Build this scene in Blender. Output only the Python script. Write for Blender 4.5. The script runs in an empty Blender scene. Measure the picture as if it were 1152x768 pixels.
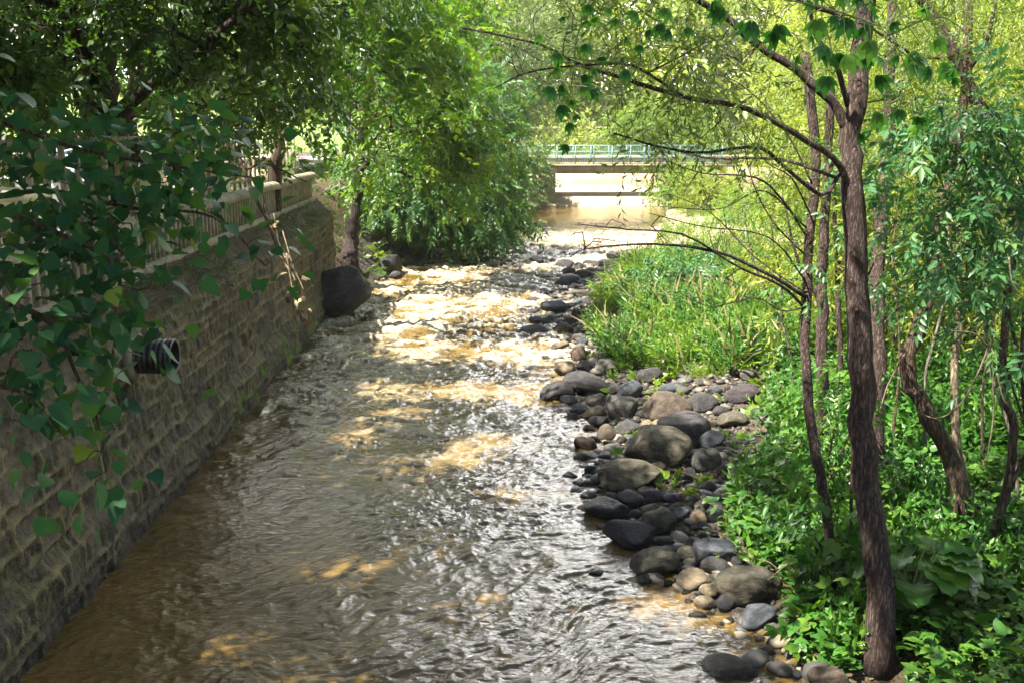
import bpy, math, random
import numpy as np
from mathutils import Vector

scene = bpy.context.scene
COL = scene.collection
RNG = np.random.default_rng(7)
random.seed(7)

# ------------------------------------------------------------------ camera
H = 4.5
PITCH = math.radians(12.3)
YAW = math.radians(1.07)
F = 1120.0
cam_d = bpy.data.cameras.new('camera')
cam = bpy.data.objects.new('camera', cam_d)
COL.objects.link(cam)
cam.location = (0, 0, H)
cam.rotation_euler = (math.pi / 2 - PITCH, 0, -YAW)
cam_d.sensor_width = 36
cam_d.lens = 35.0
cam_d.clip_start = 0.05
cam_d.clip_end = 2000
scene.camera = cam
_f = np.array([math.sin(YAW) * math.cos(PITCH), math.cos(YAW) * math.cos(PITCH), -math.sin(PITCH)])
_r = np.array([math.cos(YAW), -math.sin(YAW), 0.0])
_u = np.cross(_r, _f)
CAM = np.array([0, 0, H])

def ray(px, py):
    d = _f + _r * ((px - 576) / F) + _u * ((384 - py) / F)
    return d

def at(px, py, Y):
    d = ray(px, py)
    return CAM + d * (Y / d[1])

def gz(px, py, z):
    d = ray(px, py)
    return CAM + d * ((z - H) / d[2])

def proj(P):
    q = np.asarray(P, float) - CAM
    w = q @ _f
    w = np.where(w > 0.05, w, 0.05)
    return 576 + F * (q @ _r) / w, 384 - F * (q @ _u) / w, w

# ------------------------------------------------------------------ noise
def _hash(ix, iy, seed):
    h = (ix.astype(np.int64) * 374761393 + iy.astype(np.int64) * 668265263 + seed * 974711) & 0x7fffffff
    h = ((h ^ (h >> 13)) * 1274126177) & 0x7fffffff
    h = h ^ (h >> 16)
    return (h & 0xffff) / 65535.0

def vnoise(x, y, seed=0):
    x = np.asarray(x, float); y = np.asarray(y, float)
    ix = np.floor(x); iy = np.floor(y)
    fx = x - ix; fy = y - iy
    fx = fx * fx * fx * (fx * (fx * 6 - 15) + 10); fy = fy * fy * fy * (fy * (fy * 6 - 15) + 10)
    a = _hash(ix, iy, seed); b = _hash(ix + 1, iy, seed); c = _hash(ix, iy + 1, seed); d = _hash(ix + 1, iy + 1, seed)
    return (a * (1 - fx) + b * fx) * (1 - fy) + (c * (1 - fx) + d * fx) * fy

def fbm(x, y, seed=0, o=4):
    s = 0; a = 0.5; t = 0
    for k in range(o):
        s = s + a * vnoise(x * 2 ** k + 17.3 * k, y * 2 ** k - 9.1 * k, seed + k); t += a; a *= 0.5
    return s / t

def sstep(x, a, b):
    t = np.clip((np.asarray(x, float) - a) / (b - a), 0, 1)
    return t * t * (3 - 2 * t)

# ------------------------------------------------------------------ river course and terrain
WALL_X = -4.08
WALL_END = 25.4
_re = [(860, 768), (840, 722), (795, 690), (738, 655), (700, 615), (660, 580), (645, 545), (655, 500), (635, 460), (612, 440),
       (628, 410), (608, 385), (600, 345), (622, 310), (668, 288), (715, 265)]
_rp = np.array([gz(x, y, 0)[:2] for x, y in _re])
EY = np.concatenate([[-20, 0, 6.0], _rp[:, 1], [49, 55, 58, 62, 80]])
EX = np.concatenate([[3.4, 3.2, 2.6], _rp[:, 0], [8.4, 9.6, 12, 45, 60]])
_le = [(395, 352), (425, 325), (455, 306), (505, 288), (560, 265), (590, 245), (590, 228)]
_lp = np.array([gz(x, y, 0)[:2] for x, y in _le])
LY = np.concatenate([[-20, 21.0], _lp[:, 1], [80]])
LX = np.concatenate([[-4.3, -4.3], _lp[:, 0], [2.0]])

def terrain(X, Y):
    X = np.asarray(X, float); Y = np.asarray(Y, float)
    e = np.interp(Y, EY, EX); l = np.interp(Y, LY, LX)
    n = fbm(X * 0.9, Y * 0.9, 3) - 0.5
    n2 = fbm(X * 4.0, Y * 4.0, 5, 3) - 0.5
    d = X - e
    zr = np.where(d < 0, np.maximum(-0.75, d * 0.35), np.where(d < 4.5, 0.13 * d, 0.585 + 0.16 * (d - 4.5)))
    zr = np.minimum(zr, 2.6 + 0.02 * np.maximum(d, 0)) + np.where(d > -0.5, (n * 0.25 + n2 * 0.05) * np.clip((d + .1) * 1.5, 0, 1), 0)
    dl = l - X
    zl = np.minimum(2.7, dl * 1.0) + n * 0.3 * np.clip(dl, 0, 1)
    z = np.where((dl > 0), np.maximum(zl, zr), zr)
    z = np.where((Y < WALL_END) & (X < -4.3), 2.66 * sstep(-X, 4.33, 4.45), z)
    # land across the river's bend
    far = np.where((Y > 65.5), 2.4 * sstep(Y, 65.5, 66.3) + n * 0.4, -9)
    z = np.maximum(z, far)
    z = z + 7.0 * sstep(Y, 78, 150) + 5.0 * sstep(X, 26, 70) * sstep(Y, 5, 30)
    return z

def gt(px, py):
    z = 0.2
    p = gz(px, py, z)
    for _ in range(8):
        z = 0.5 * z + 0.5 * float(terrain(p[0], p[1]))
        p = gz(px, py, z)
    return p

# ------------------------------------------------------------------ mesh building
def add_mesh(name, verts, faces, mat, parent=None, smooth=False, fattr=None, pattr=None, loc=None, mats=None, midx=None):
    """faces: one (n,k) array or a list of such arrays."""
    if not isinstance(faces, list):
        faces = [faces]
    faces = [np.asarray(f, np.int32) for f in faces if len(f)]
    verts = np.asarray(verts, np.float64)
    q = parent
    while q is not None:          # vertices come in world space; children store them relative to their thing's base
        verts = verts - np.array(q.location[:]); q = q.parent
    verts = verts.astype(np.float32)
    me = bpy.data.meshes.new(name)
    me.vertices.add(len(verts))
    me.vertices.foreach_set('co', verts.ravel())
    nl = sum(f.size for f in faces); npol = sum(len(f) for f in faces)
    me.loops.add(nl)
    me.polygons.add(npol)
    me.loops.foreach_set('vertex_index', np.concatenate([f.ravel() for f in faces]))
    tot = np.concatenate([np.full(len(f), f.shape[1], np.int32) for f in faces])
    st = np.concatenate([[0], np.cumsum(tot)[:-1]]).astype(np.int32)
    me.polygons.foreach_set('loop_start', st)
    if smooth:
        me.polygons.foreach_set('use_smooth', np.ones(npol, bool))
    for k, v in (fattr or {}).items():
        a = me.attributes.new(k, 'FLOAT', 'FACE'); a.data.foreach_set('value', np.asarray(v, np.float32))
    for k, v in (pattr or {}).items():
        a = me.attributes.new(k, 'FLOAT', 'POINT'); a.data.foreach_set('value', np.asarray(v, np.float32))
    me.update(calc_edges=True)
    for mm in (mats or [mat]): me.materials.append(mm)
    if midx is not None: me.polygons.foreach_set('material_index', np.asarray(midx, np.int32))
    o = bpy.data.objects.new(name, me)
    COL.objects.link(o)
    if parent is not None:
        o.parent = parent
    if loc is not None:
        o.location = loc
    return o

def tag(o, label=None, cat=None, group=None, kind=None):
    if label: o['label'] = label
    if cat: o['category'] = cat
    if group: o['group'] = group
    if kind: o['kind'] = kind
    return o

def thing(name, loc, label, cat, group=None):
    o = bpy.data.objects.new(name, None)
    o.empty_display_size = 0.2
    o.location = Vector([float(c) for c in loc])
    COL.objects.link(o)
    return tag(o, label, cat, group)

class MB:
    """collects boxes, tubes and loose faces into one mesh"""
    def __init__(s): s.v = []; s.q = []; s.t = []; s.n = 0
    def add(s, v, q=None, t=None):
        v = np.asarray(v, float)
        if q is not None and len(q): s.q.append(np.asarray(q) + s.n)
        if t is not None and len(t): s.t.append(np.asarray(t) + s.n)
        s.v.append(v); s.n += len(v)
        return s
    def box(s, lo, hi, bev=0.0):
        x0, y0, z0 = lo; x1, y1, z1 = hi
        if bev <= 0:
            v = [(x0, y0, z0), (x1, y0, z0), (x1, y1, z0), (x0, y1, z0), (x0, y0, z1), (x1, y0, z1), (x1, y1, z1), (x0, y1, z1)]
            q = [(0, 3, 2, 1), (4, 5, 6, 7), (0, 1, 5, 4), (1, 2, 6, 5), (2, 3, 7, 6), (3, 0, 4, 7)]
            return s.add(v, q)
        # chamfered vertical edges and top
        b = bev
        ring = lambda z, i: [(x0 + i, y0 + b, z), (x0 + b, y0 + i, z), (x1 - b, y0 + i, z), (x1 - i, y0 + b, z), (x1 - i, y1 - b, z), (x1 - b, y1 - i, z), (x0 + b, y1 - i, z), (x0 + i, y1 - b, z)]
        v = ring(z0, 0) + ring(z1 - b, 0) + ring(z1, b * 0.7)
        q = []
        for k in range(2):
            for i in range(8):
                j = (i + 1) % 8
                q.append((k * 8 + i, k * 8 + j, k * 8 + 8 + j, k * 8 + 8 + i))
        T = 16
        q += [(T, T + 1, T + 2, T + 3), (T, T + 3, T + 4, T + 7), (T + 4, T + 5, T + 6, T + 7)]
        B = 0
        q += [(B + 3, B + 2, B + 1, B), (B + 7, B + 4, B + 3, B), (B + 7, B + 6, B + 5, B + 4)]
        return s.add(v, q)
    def tube(s, pts, rad, n=8, cap=True):
        v, q, t = tube_arrays(pts, rad, n, cap)
        return s.add(v, q, t)
    def build(s, name, mat, parent=None, smooth=False, loc=None):
        v = np.concatenate(s.v)
        f = []
        if s.q: f.append(np.concatenate(s.q))
        if s.t: f.append(np.concatenate(s.t))
        return add_mesh(name, v, f, mat, parent, smooth, loc=loc)

def tube_arrays(pts, rad, n=8, cap=True):
    pts = np.asarray(pts, float); rad = np.broadcast_to(np.asarray(rad, float), (len(pts),))
    tg = np.gradient(pts, axis=0)
    tg /= np.linalg.norm(tg, axis=1, keepdims=True) + 1e-9
    ref = np.array([0, 0, 1.0]) if abs(tg[0][2]) < 0.8 else np.array([1.0, 0, 0])
    vs = []
    a = np.cross(tg[0], ref); a /= np.linalg.norm(a)
    ang = np.linspace(0, 2 * np.pi, n, endpoint=False)
    for p, t, r in zip(pts, tg, rad):
        a = a - t * (a @ t); a /= np.linalg.norm(a) + 1e-9
        b = np.cross(t, a)
        vs.append(p + r * (np.cos(ang)[:, None] * a + np.sin(ang)[:, None] * b))
    v = np.concatenate(vs)
    m = len(pts)
    i = np.arange(m - 1)[:, None] * n; j = np.arange(n)[None]; j2 = (j + 1) % n
    q = np.stack([i + j, i + j2, i + n + j2, i + n + j], -1).reshape(-1, 4)
    t = None
    if cap:
        v = np.concatenate([v, pts[:1], pts[-1:]])
        c0 = m * n; c1 = c0 + 1; jj = np.arange(n); jn = (jj + 1) % n
        t = np.concatenate([np.stack([np.full(n, c0), jn, jj], -1), np.stack([np.full(n, c1), (m - 1) * n + jj, (m - 1) * n + jn], -1)])
    return v, q, t

def spline(ctrl, n=24):
    c = np.asarray(ctrl, float)
    if len(c) == 2:
        return c[0] + (c[1] - c[0]) * np.linspace(0, 1, n)[:, None]
    P = np.concatenate([[2 * c[0] - c[1]], c, [2 * c[-1] - c[-2]]])
    out = []
    segs = len(c) - 1
    for u in np.linspace(0, segs, n):
        k = min(int(u), segs - 1); t = u - k
        p0, p1, p2, p3 = P[k:k + 4]
        out.append(0.5 * (2 * p1 + (p2 - p0) * t + (2 * p0 - 5 * p1 + 4 * p2 - p3) * t * t + (3 * p1 - p0 - 3 * p2 + p3) * t ** 3))
    return np.array(out)

# ------------------------------------------------------------------ materials
def mat_new(name):
    m = bpy.data.materials.new(name)
    m.use_nodes = True
    nt = m.node_tree
    nt.nodes.clear()
    return m, nt, nt.nodes, nt.links

def N(ns, t, **kw):
    n = ns.new(t)
    for k, v in kw.items():
        if k in n.inputs.keys(): n.inputs[k].default_value = v
        else: setattr(n, k, v)
    return n

def rgb4(c): return (c[0], c[1], c[2], 1.0)

def ramp(ns, stops):
    r = ns.new('ShaderNodeValToRGB')
    el = r.color_ramp.elements
    while len(el) < len(stops): el.new(0.5)
    for e, (p, c) in zip(el, stops):
        e.position = p; e.color = rgb4(c)
    return r

def leaf_mat(name, stops, trans=0.42, tint=(1.5, 1.55, 0.55), rough=0.42, spec=0.4):
    m, nt, ns, lk = mat_new(name)
    out = N(ns, 'ShaderNodeOutputMaterial')
    at_ = N(ns, 'ShaderNodeAttribute', attribute_name='tone')
    r = ramp(ns, stops)
    lk.new(at_.outputs['Fac'], r.inputs[0])
    p = N(ns, 'ShaderNodeBsdfPrincipled', Roughness=rough)
    p.inputs['Specular IOR Level'].default_value = spec
    lk.new(r.outputs[0], p.inputs['Base Color'])
    mul = N(ns, 'ShaderNodeMix', data_type='RGBA', blend_type='MULTIPLY')
    mul.inputs[0].default_value = 1
    lk.new(r.outputs[0], mul.inputs[6]); mul.inputs[7].default_value = rgb4(tint)
    mul.clamp_result = False
    t = N(ns, 'ShaderNodeBsdfTranslucent')
    lk.new(mul.outputs[2], t.inputs['Color'])
    mx = N(ns, 'ShaderNodeMixShader'); mx.inputs[0].default_value = trans
    lk.new(p.outputs[0], mx.inputs[1]); lk.new(t.outputs[0], mx.inputs[2])
    lk.new(mx.outputs[0], out.inputs[0])
    return m

def noise_mat(name, stops, scale=6.0, detail=6, rough=0.8, bump=0.3, bscale=None, spec=0.3, stretch=(1, 1, 1), dist=0.02, rough2=None, metal=0.0, distort=0.0):
    m, nt, ns, lk = mat_new(name)
    out = N(ns, 'ShaderNodeOutputMaterial')
    tc = N(ns, 'ShaderNodeTexCoord')
    mp = N(ns, 'ShaderNodeMapping'); mp.inputs['Scale'].default_value = stretch
    lk.new(tc.outputs['Object'], mp.inputs[0])
    n1 = N(ns, 'ShaderNodeTexNoise', Scale=scale, Detail=detail, Roughness=0.6, Distortion=distort)
    lk.new(mp.outputs[0], n1.inputs[0])
    r = ramp(ns, stops)
    lk.new(n1.outputs[0], r.inputs[0])
    p = N(ns, 'ShaderNodeBsdfPrincipled', Roughness=rough, Metallic=metal)
    p.inputs['Specular IOR Level'].default_value = spec
    lk.new(r.outputs[0], p.inputs['Base Color'])
    n2 = N(ns, 'ShaderNodeTexNoise', Scale=bscale or scale * 3, Detail=5, Roughness=0.65)
    lk.new(mp.outputs[0], n2.inputs[0])
    b = N(ns, 'ShaderNodeBump', Strength=bump, Distance=dist)
    lk.new(n2.outputs[0], b.inputs['Height'])
    lk.new(b.outputs[0], p.inputs['Normal'])
    if rough2 is not None:
        mr = N(ns, 'ShaderNodeMapRange'); mr.inputs[3].default_value = rough; mr.inputs[4].default_value = rough2
        lk.new(n1.outputs[0], mr.inputs[0]); lk.new(mr.outputs[0], p.inputs['Roughness'])
    lk.new(p.outputs[0], out.inputs[0])
    return m

def bark_mat(name, dark, mid, light, sc=9.0, stretch=0.16, bump=0.9):
    m, nt, ns, lk = mat_new(name)
    out = N(ns, 'ShaderNodeOutputMaterial')
    tc = N(ns, 'ShaderNodeTexCoord')
    mp = N(ns, 'ShaderNodeMapping'); mp.inputs['Scale'].default_value = (1, 1, stretch)
    lk.new(tc.outputs['Object'], mp.inputs[0])
    n1 = N(ns, 'ShaderNodeTexNoise', Scale=sc * 2.2, Detail=6, Roughness=0.6, Distortion=0.8)
    lk.new(mp.outputs[0], n1.inputs[0])
    vo = N(ns, 'ShaderNodeTexVoronoi', Scale=sc * 2.6, feature='DISTANCE_TO_EDGE')
    mp2 = N(ns, 'ShaderNodeMixRGB'); mp2.inputs[0].default_value = 0.06
    lk.new(mp.outputs[0], mp2.inputs[1]); lk.new(n1.outputs['Color'], mp2.inputs[2])
    lk.new(mp2.outputs[0], vo.inputs['Vector'])
    mth = N(ns, 'ShaderNodeMath', operation='MULTIPLY_ADD'); mth.inputs[1].default_value = 1.1; mth.inputs[2].default_value = 0.0
    lk.new(vo.outputs['Distance'], mth.inputs[0])
    ad = N(ns, 'ShaderNodeMath', operation='ADD'); lk.new(mth.outputs[0], ad.inputs[0])
    hs = N(ns, 'ShaderNodeMath', operation='MULTIPLY'); hs.inputs[1].default_value = 0.75
    lk.new(n1.outputs[0], hs.inputs[0]); lk.new(hs.outputs[0], ad.inputs[1])
    r = ramp(ns, [(0.28, dark), (0.5, mid), (0.8, light)])
    lk.new(ad.outputs[0], r.inputs[0])
    p = N(ns, 'ShaderNodeBsdfPrincipled', Roughness=0.85)
    p.inputs['Specular IOR Level'].default_value = 0.2
    lk.new(r.outputs[0], p.inputs['Base Color'])
    b = N(ns, 'ShaderNodeBump', Strength=bump, Distance=0.03)
    lk.new(ad.outputs[0], b.inputs['Height']); lk.new(b.outputs[0], p.inputs['Normal'])
    lk.new(p.outputs[0], out.inputs[0])
    return m

M = {}
M['leaf_near'] = leaf_mat('leaf_near', [(0.0, (.012, .050, .026)), (.55, (.026, .085, .036)), (.9, (.060, .125, .030)), (1, (.16, .20, .04))], trans=0.3, tint=(1.4, 1.5, .6), rough=0.6, spec=.12)
M['leaf_canopy'] = leaf_mat('leaf_canopy', [(0.0, (.016, .045, .016)), (.5, (.036, .082, .016)), (1, (.100, .150, .020))], trans=0.46, tint=(1.7, 1.7, .5), rough=.35, spec=.5)
M['leaf_ash'] = leaf_mat('leaf_ash', [(0.0, (.026, .085, .016)), (.5, (.062, .140, .016)), (1, (.150, .205, .020))], trans=0.5, tint=(1.6, 1.6, .5))
M['leaf_fern'] = leaf_mat('leaf_fern', [(0.0, (.030, .095, .036)), (.5, (.055, .140, .040)), (1, (.100, .170, .038))], trans=0.42)
M['leaf_grey'] = leaf_mat('leaf_grey', [(0.0, (.060, .115, .045)), (.5, (.105, .170, .058)), (1, (.180, .230, .080))], trans=0.35, tint=(1.4, 1.4, .8))
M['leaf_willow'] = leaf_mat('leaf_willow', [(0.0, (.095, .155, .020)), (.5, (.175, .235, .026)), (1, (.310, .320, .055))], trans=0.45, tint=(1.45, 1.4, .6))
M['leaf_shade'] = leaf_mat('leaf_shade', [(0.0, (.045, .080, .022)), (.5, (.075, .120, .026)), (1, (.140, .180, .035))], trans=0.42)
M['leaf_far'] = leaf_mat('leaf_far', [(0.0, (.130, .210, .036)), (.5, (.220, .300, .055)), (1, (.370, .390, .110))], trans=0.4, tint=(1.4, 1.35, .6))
M['leaf_bright'] = leaf_mat('leaf_bright', [(0.0, (.070, .150, .022)), (.5, (.120, .210, .026)), (1, (.190, .250, .040))], trans=0.45)
M['leaf_elder'] = leaf_mat('leaf_elder', [(0.0, (.024, .085, .036)), (.5, (.045, .130, .045)), (1, (.090, .185, .045))], trans=0.35, tint=(1.3, 1.5, .7))
M['leaf_under'] = leaf_mat('leaf_under', [(0.0, (.018, .065, .010)), (.5, (.040, .128, .016)), (1, (.120, .205, .022))], trans=0.35, tint=(1.4, 1.6, .5))
M['leaf_palm'] = leaf_mat('leaf_palm', [(0.0, (.022, .085, .022)), (.5, (.040, .135, .028)), (1, (.110, .230, .036))], trans=0.4, tint=(1.2, 1.6, .6), spec=.2, rough=.5)
M['grass'] = leaf_mat('grass', [(0.0, (.040, .110, .022)), (.45, (.080, .165, .028)), (.85, (.150, .205, .034)), (1, (.26, .22, .06))], trans=0.42, tint=(1.3, 1.4, .5))
M['leaf_dry'] = leaf_mat('leaf_dry', [(0.0, (.10, .075, .040)), (.6, (.19, .14, .075)), (1, (.30, .24, .14))], trans=0.2, tint=(1.1, 1, .8), rough=0.7)
M['bark_dark'] = bark_mat('bark_dark', (.012, .009, .009), (.030, .022, .020), (.055, .043, .038))
M['bark_main'] = bark_mat('bark_main', (.012, .008, .008), (.050, .034, .030), (.140, .100, .084), sc=17, stretch=0.16)
M['bark_brown'] = bark_mat('bark_brown', (.020, .013, .010), (.060, .040, .028), (.120, .085, .060), sc=12)
M['bark_pale'] = bark_mat('bark_pale', (.060, .045, .030), (.170, .135, .090), (.300, .240, .160), sc=12)
M['bark_grey'] = bark_mat('bark_grey', (.035, .030, .026), (.090, .078, .066), (.170, .150, .125), sc=8)
M['vine_dry'] = noise_mat('vine_dry', [(.3, (.07, .05, .032)), (.7, (.19, .15, .10))], scale=20, rough=.8)
M['stem_green'] = noise_mat('stem_green', [(.3, (.10, .16, .04)), (.7, (.18, .23, .06))], scale=20, rough=.5)
M['concrete_cap'] = noise_mat('concrete_cap', [(.3, (.11, .10, .07)), (.5, (.22, .195, .14)), (.75, (.34, .30, .22))], scale=3, rough=.9, bump=.5)
M['picket'] = noise_mat('picket', [(.3, (.13, .115, .09)), (.7, (.30, .27, .21))], scale=7, rough=.85, bump=.4)
M['rail_brown'] = noise_mat('rail_brown', [(.3, (.10, .075, .05)), (.7, (.30, .24, .16))], scale=9, rough=.6)
M['cream'] = noise_mat('cream', [(.3, (.55, .49, .33)), (.7, (.68, .62, .45))], scale=2.0, rough=.85, bump=.15)
M['white_wall'] = noise_mat('white_wall', [(.3, (.70, .69, .66)), (.7, (.80, .79, .76))], scale=1.2, rough=.85, bump=.1)
M['window_dark'] = noise_mat('window_dark', [(.3, (.02, .022, .028)), (.7, (.04, .045, .055))], scale=1, rough=.08, bump=0, spec=.6)
M['roof_tile'] = noise_mat('roof_tile', [(.3, (.18, .07, .04)), (.7, (.32, .13, .08))], scale=5, rough=.8, stretch=(1, 1, 1))
M['car_paint'] = noise_mat('car_paint', [(.3, (.72, .73, .75)), (.7, (.78, .79, .80))], scale=1, rough=.22, bump=0, spec=.6)
M['tyre'] = noise_mat('tyre', [(.3, (.015, .015, .015)), (.7, (.03, .03, .03))], scale=8, rough=.8)
M['pipe_black'] = noise_mat('pipe_black', [(.3, (.008, .008, .009)), (.7, (.020, .020, .022))], scale=14, rough=.42, bump=.15, spec=.5)
M['deck'] = noise_mat('deck', [(.3, (.20, .17, .11)), (.7, (.36, .31, .22))], scale=1.6, rough=.85, bump=.25)
M['far_wall'] = noise_mat('far_wall', [(.25, (.22, .165, .10)), (.55, (.36, .29, .195)), (.8, (.47, .40, .29))], scale=.8, rough=.9, bump=.4)
M['rail_teal'] = noise_mat('rail_teal', [(.3, (.10, .20, .20)), (.7, (.16, .27, .26))], scale=5, rough=.5)
M['pale_house'] = noise_mat('pale_house', [(.3, (.55, .45, .40)), (.7, (.68, .58, .52))], scale=.9, rough=.85, bump=.1)
M['asphalt'] = noise_mat('asphalt', [(.3, (.36, .34, .30)), (.7, (.50, .47, .42))], scale=8, rough=.9, bump=.3)
# ------------------------------------------------------------------ leaf templates: (verts, tris); x along the leaf, z its normal
def T_simple(w=0.5, fold=0.12, droop=0.1):
    v = np.array([(0, 0, 0), (.45, w / 2, fold), (1, 0, -droop), (.45, -w / 2, fold)])
    return v, np.array([(0, 2, 1), (0, 3, 2)])

def T_oval(w=0.62, fold=0.10, droop=0.18, stalk=0.0, tip=0.0):
    ts = np.array([0, .06, .20, .40, .60, .80, 1.0]); ws = np.array([0, .58, .96, 1.0, .80 - tip, .42 - tip, 0]) * w / 2
    xs = stalk + ts * (1 - stalk)
    z = -droop * ts ** 2
    mid = np.stack([xs, 0 * xs, z], 1); K = len(ts) - 2
    L = np.stack([xs[1:-1] - .05 * (ws[1:-1] > 0) * np.array([1.6, 1.2, .6, .3, .2]), ws[1:-1], z[1:-1] + fold * ws[1:-1] / (w / 2)], 1)
    R = L * [1, -1, 1]
    v = np.concatenate([mid, L, R])
    t = []
    for o, f in ((K + 2, 0), (2 * K + 2, 1)):
        tt = [(0, 1, o)] + [x for k in range(1, K) for x in ((k, o + k, o + k - 1), (k, k + 1, o + k))] + [(K, K + 1, o + K - 1)]
        t += [(a, c, b) if f else (a, b, c) for a, b, c in tt]
    if stalk > 0:
        k = len(v); hw = 0.012
        v = np.concatenate([v, [(0, hw, .03), (0, -hw, .03), (stalk, 0, 0.005)]]); t += [(k, k + 1, k + 2)]
    return v, np.array(t)

def rotz(a): c, s = math.cos(a), math.sin(a); return np.array([[c, -s, 0], [s, c, 0], [0, 0, 1]])
def rotx(a): c, s = math.cos(a), math.sin(a); return np.array([[1, 0, 0], [0, c, -s], [0, s, c]])
def roty(a): c, s = math.cos(a), math.sin(a); return np.array([[c, 0, s], [0, 1, 0], [-s, 0, c]])

def T_join(items):
    vs, ts, n = [], [], 0
    for v, t in items:
        vs.append(v); ts.append(t + n); n += len(v)
    return np.concatenate(vs), np.concatenate(ts)

def put(tpl, R, s, p): return tpl[0] @ (R * s).T + np.asarray(p), tpl[1]

def T_stem(p0, p1, w):
    p0 = np.asarray(p0, float); p1 = np.asarray(p1, float)
    s = np.array([0, w, 0])
    return np.array([p0 - s, p0 + s, p1 + s * .4, p1 - s * .4]), np.array([(0, 1, 2), (0, 2, 3)])

def T_pinnate(n=4, leaf=0.34, w=0.36, droop=0.5, ang=0.95):
    """a stem with n leaflet pairs and an end leaflet"""
    lf = T_simple(w, .05, .14); it = []; rs = np.random.default_rng(n * 7 + int(100 * droop))
    pos = lambda t: np.array([t, 0, -droop * t * t])
    for k in range(n):
        t = .22 + .62 * k / max(1, n - 1)
        for sg in (1, -1):
            R = rotz(sg * (ang + rs.uniform(-.15, .15))) @ rotx(sg * rs.uniform(-.3, .3)) @ roty(.35 * droop + .25 + rs.uniform(-.15, .2))
            it.append(put(lf, R, leaf * (1.05 - .35 * abs(t - .5)) * rs.uniform(.85, 1.1), pos(t)))
    it.append(put(lf, roty(.9 * droop + .1), leaf, pos(.86)))
    for k in range(3):
        it.append(T_stem(pos(k / 3), pos((k + 1) / 3 * .95), .008))
    return T_join(it)

def T_willow(n=9, leaf=.34, w=.2, droop=.35):
    lf = T_simple(w, .03, .10); it = []; rs = np.random.default_rng(n + int(100 * w))
    pos = lambda t: np.array([t, .05 * math.sin(5 * t), -droop * t * t])
    for k in range(n):
        t = .08 + .88 * k / (n - 1); sg = 1 if k % 2 else -1
        R = rotz(sg * rs.uniform(.4, 1.0)) @ rotx(rs.uniform(-1, 1)) @ roty(.3 + rs.uniform(-.4, .5))
        it.append(put(lf, R, leaf * rs.uniform(.75, 1.15), pos(t)))
    for k in range(2):
        it.append(T_stem(pos(k / 2), pos((k + 1) / 2), .010))
    return T_join(it)

def T_twig(n=8, leaf=.36, w=.62, droop=.45):
    lf = T_simple(w, .06, .12); it = []; rs = np.random.default_rng(n)
    pos = lambda t: np.array([t, .04 * math.sin(6 * t), -droop * t * t])
    for k in range(n):
        t = .1 + .85 * k / (n - 1); sg = 1 if k % 2 else -1
        it.append(put(lf, rotz(sg * rs.uniform(.3, 1.2)) @ rotx(rs.uniform(-.6, .6)) @ roty(.25 + rs.uniform(-.3, .4)), leaf * rs.uniform(.75, 1.2), pos(t)))
    for k in range(2): it.append(T_stem(pos(k / 2), pos((k + 1) / 2), .008))
    return T_join(it)

def T_palmate(leaf=.62, w=.46, stalk=.42):
    lf = T_oval(w, .05, .22); it = [T_stem((0, 0, 0), (stalk, 0, 0), .012)]
    for k, a in enumerate((-1.25, -.65, 0, .65, 1.25)):
        it.append(put(lf, rotz(a) @ roty(.25 + .12 * abs(a)), leaf * (1 - .2 * abs(a) / 1.25 * 1.2), (stalk, 0, 0)))
    return T_join(it)

def T_trifol(leaf=.6, w=.62, stalk=.4):
    lf = T_oval(w, .05, .15); it = [T_stem((0, 0, -.1), (stalk, 0, 0), .012)]
    for a in (-1.15, 0, 1.15):
        it.append(put(lf, rotz(a) @ roty(.12), leaf, (stalk, 0, 0)))
    return T_join(it)

def T_blade(w=.035, bend=.4):
    ts = np.array([0, .4, .75, 1.0]); x = ts; z = -bend * ts ** 2.2
    v = []
    for t, zz in zip(ts[:3], z[:3]): v += [(t, w * (1 - .6 * t), zz), (t, -w * (1 - .6 * t), zz)]
    v.append((1, 0, z[3]))
    return np.array(v), np.array([(0, 1, 3), (0, 3, 2), (2, 3, 5), (2, 5, 4), (4, 5, 6)])

def T_forb(n=10, leaf=.26, w=.42, h=1.0):
    """upright stem along x with leaves all round it"""
    lf = T_simple(w, .05, .2); it = []; rs = np.random.default_rng(n)
    for k in range(n):
        t = .15 + .8 * k / n
        R = rotx(k * 2.4 + rs.uniform(-.3, .3)) @ roty(-rs.uniform(.7, 1.25))
        it.append(put(lf, R, leaf * (1.2 - .6 * t) * rs.uniform(.8, 1.2), (t * h, 0, 0)))
    it.append(T_stem((0, 0, 0), (h, 0, 0), .008))
    v, t = T_stem((0, 0, 0), (h, 0, 0), .008)
    it.append((v[:, [0, 2, 1]], t))
    return T_join(it)

TPL = {
    'twig': T_twig(), 'twig2': T_twig(6, .42, .55, .7),
    'simple': T_simple(.52), 'narrow': T_simple(.26), 'oval': T_oval(.66, .08, .2), 'heart': T_oval(.80, .045, .20, stalk=.28, tip=.10),
    'ash': T_pinnate(4, .36, .40, .55), 'ash2': T_pinnate(5, .30, .34, .9), 'elder': T_pinnate(3, .46, .38, .35), 'fern': T_pinnate(7, .26, .30, .5, 1.15),
    'willow': T_willow(9, .30, .26, .35), 'willow2': T_willow(11, .27, .22, .8), 'fine': T_willow(11, .20, .42, .25),
    'palm': T_palmate(), 'trifol': T_trifol(), 'blade': T_blade(), 'blade2': T_blade(.025, .8), 'feather': T_forb(34, .13, .34), 'feather2': T_forb(26, .17, .26), 'forb': T_forb(), 'forb2': T_forb(16, .2, .5),
}

def norm(a): return a / (np.linalg.norm(a, axis=-1, keepdims=True) + 1e-9)

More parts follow.
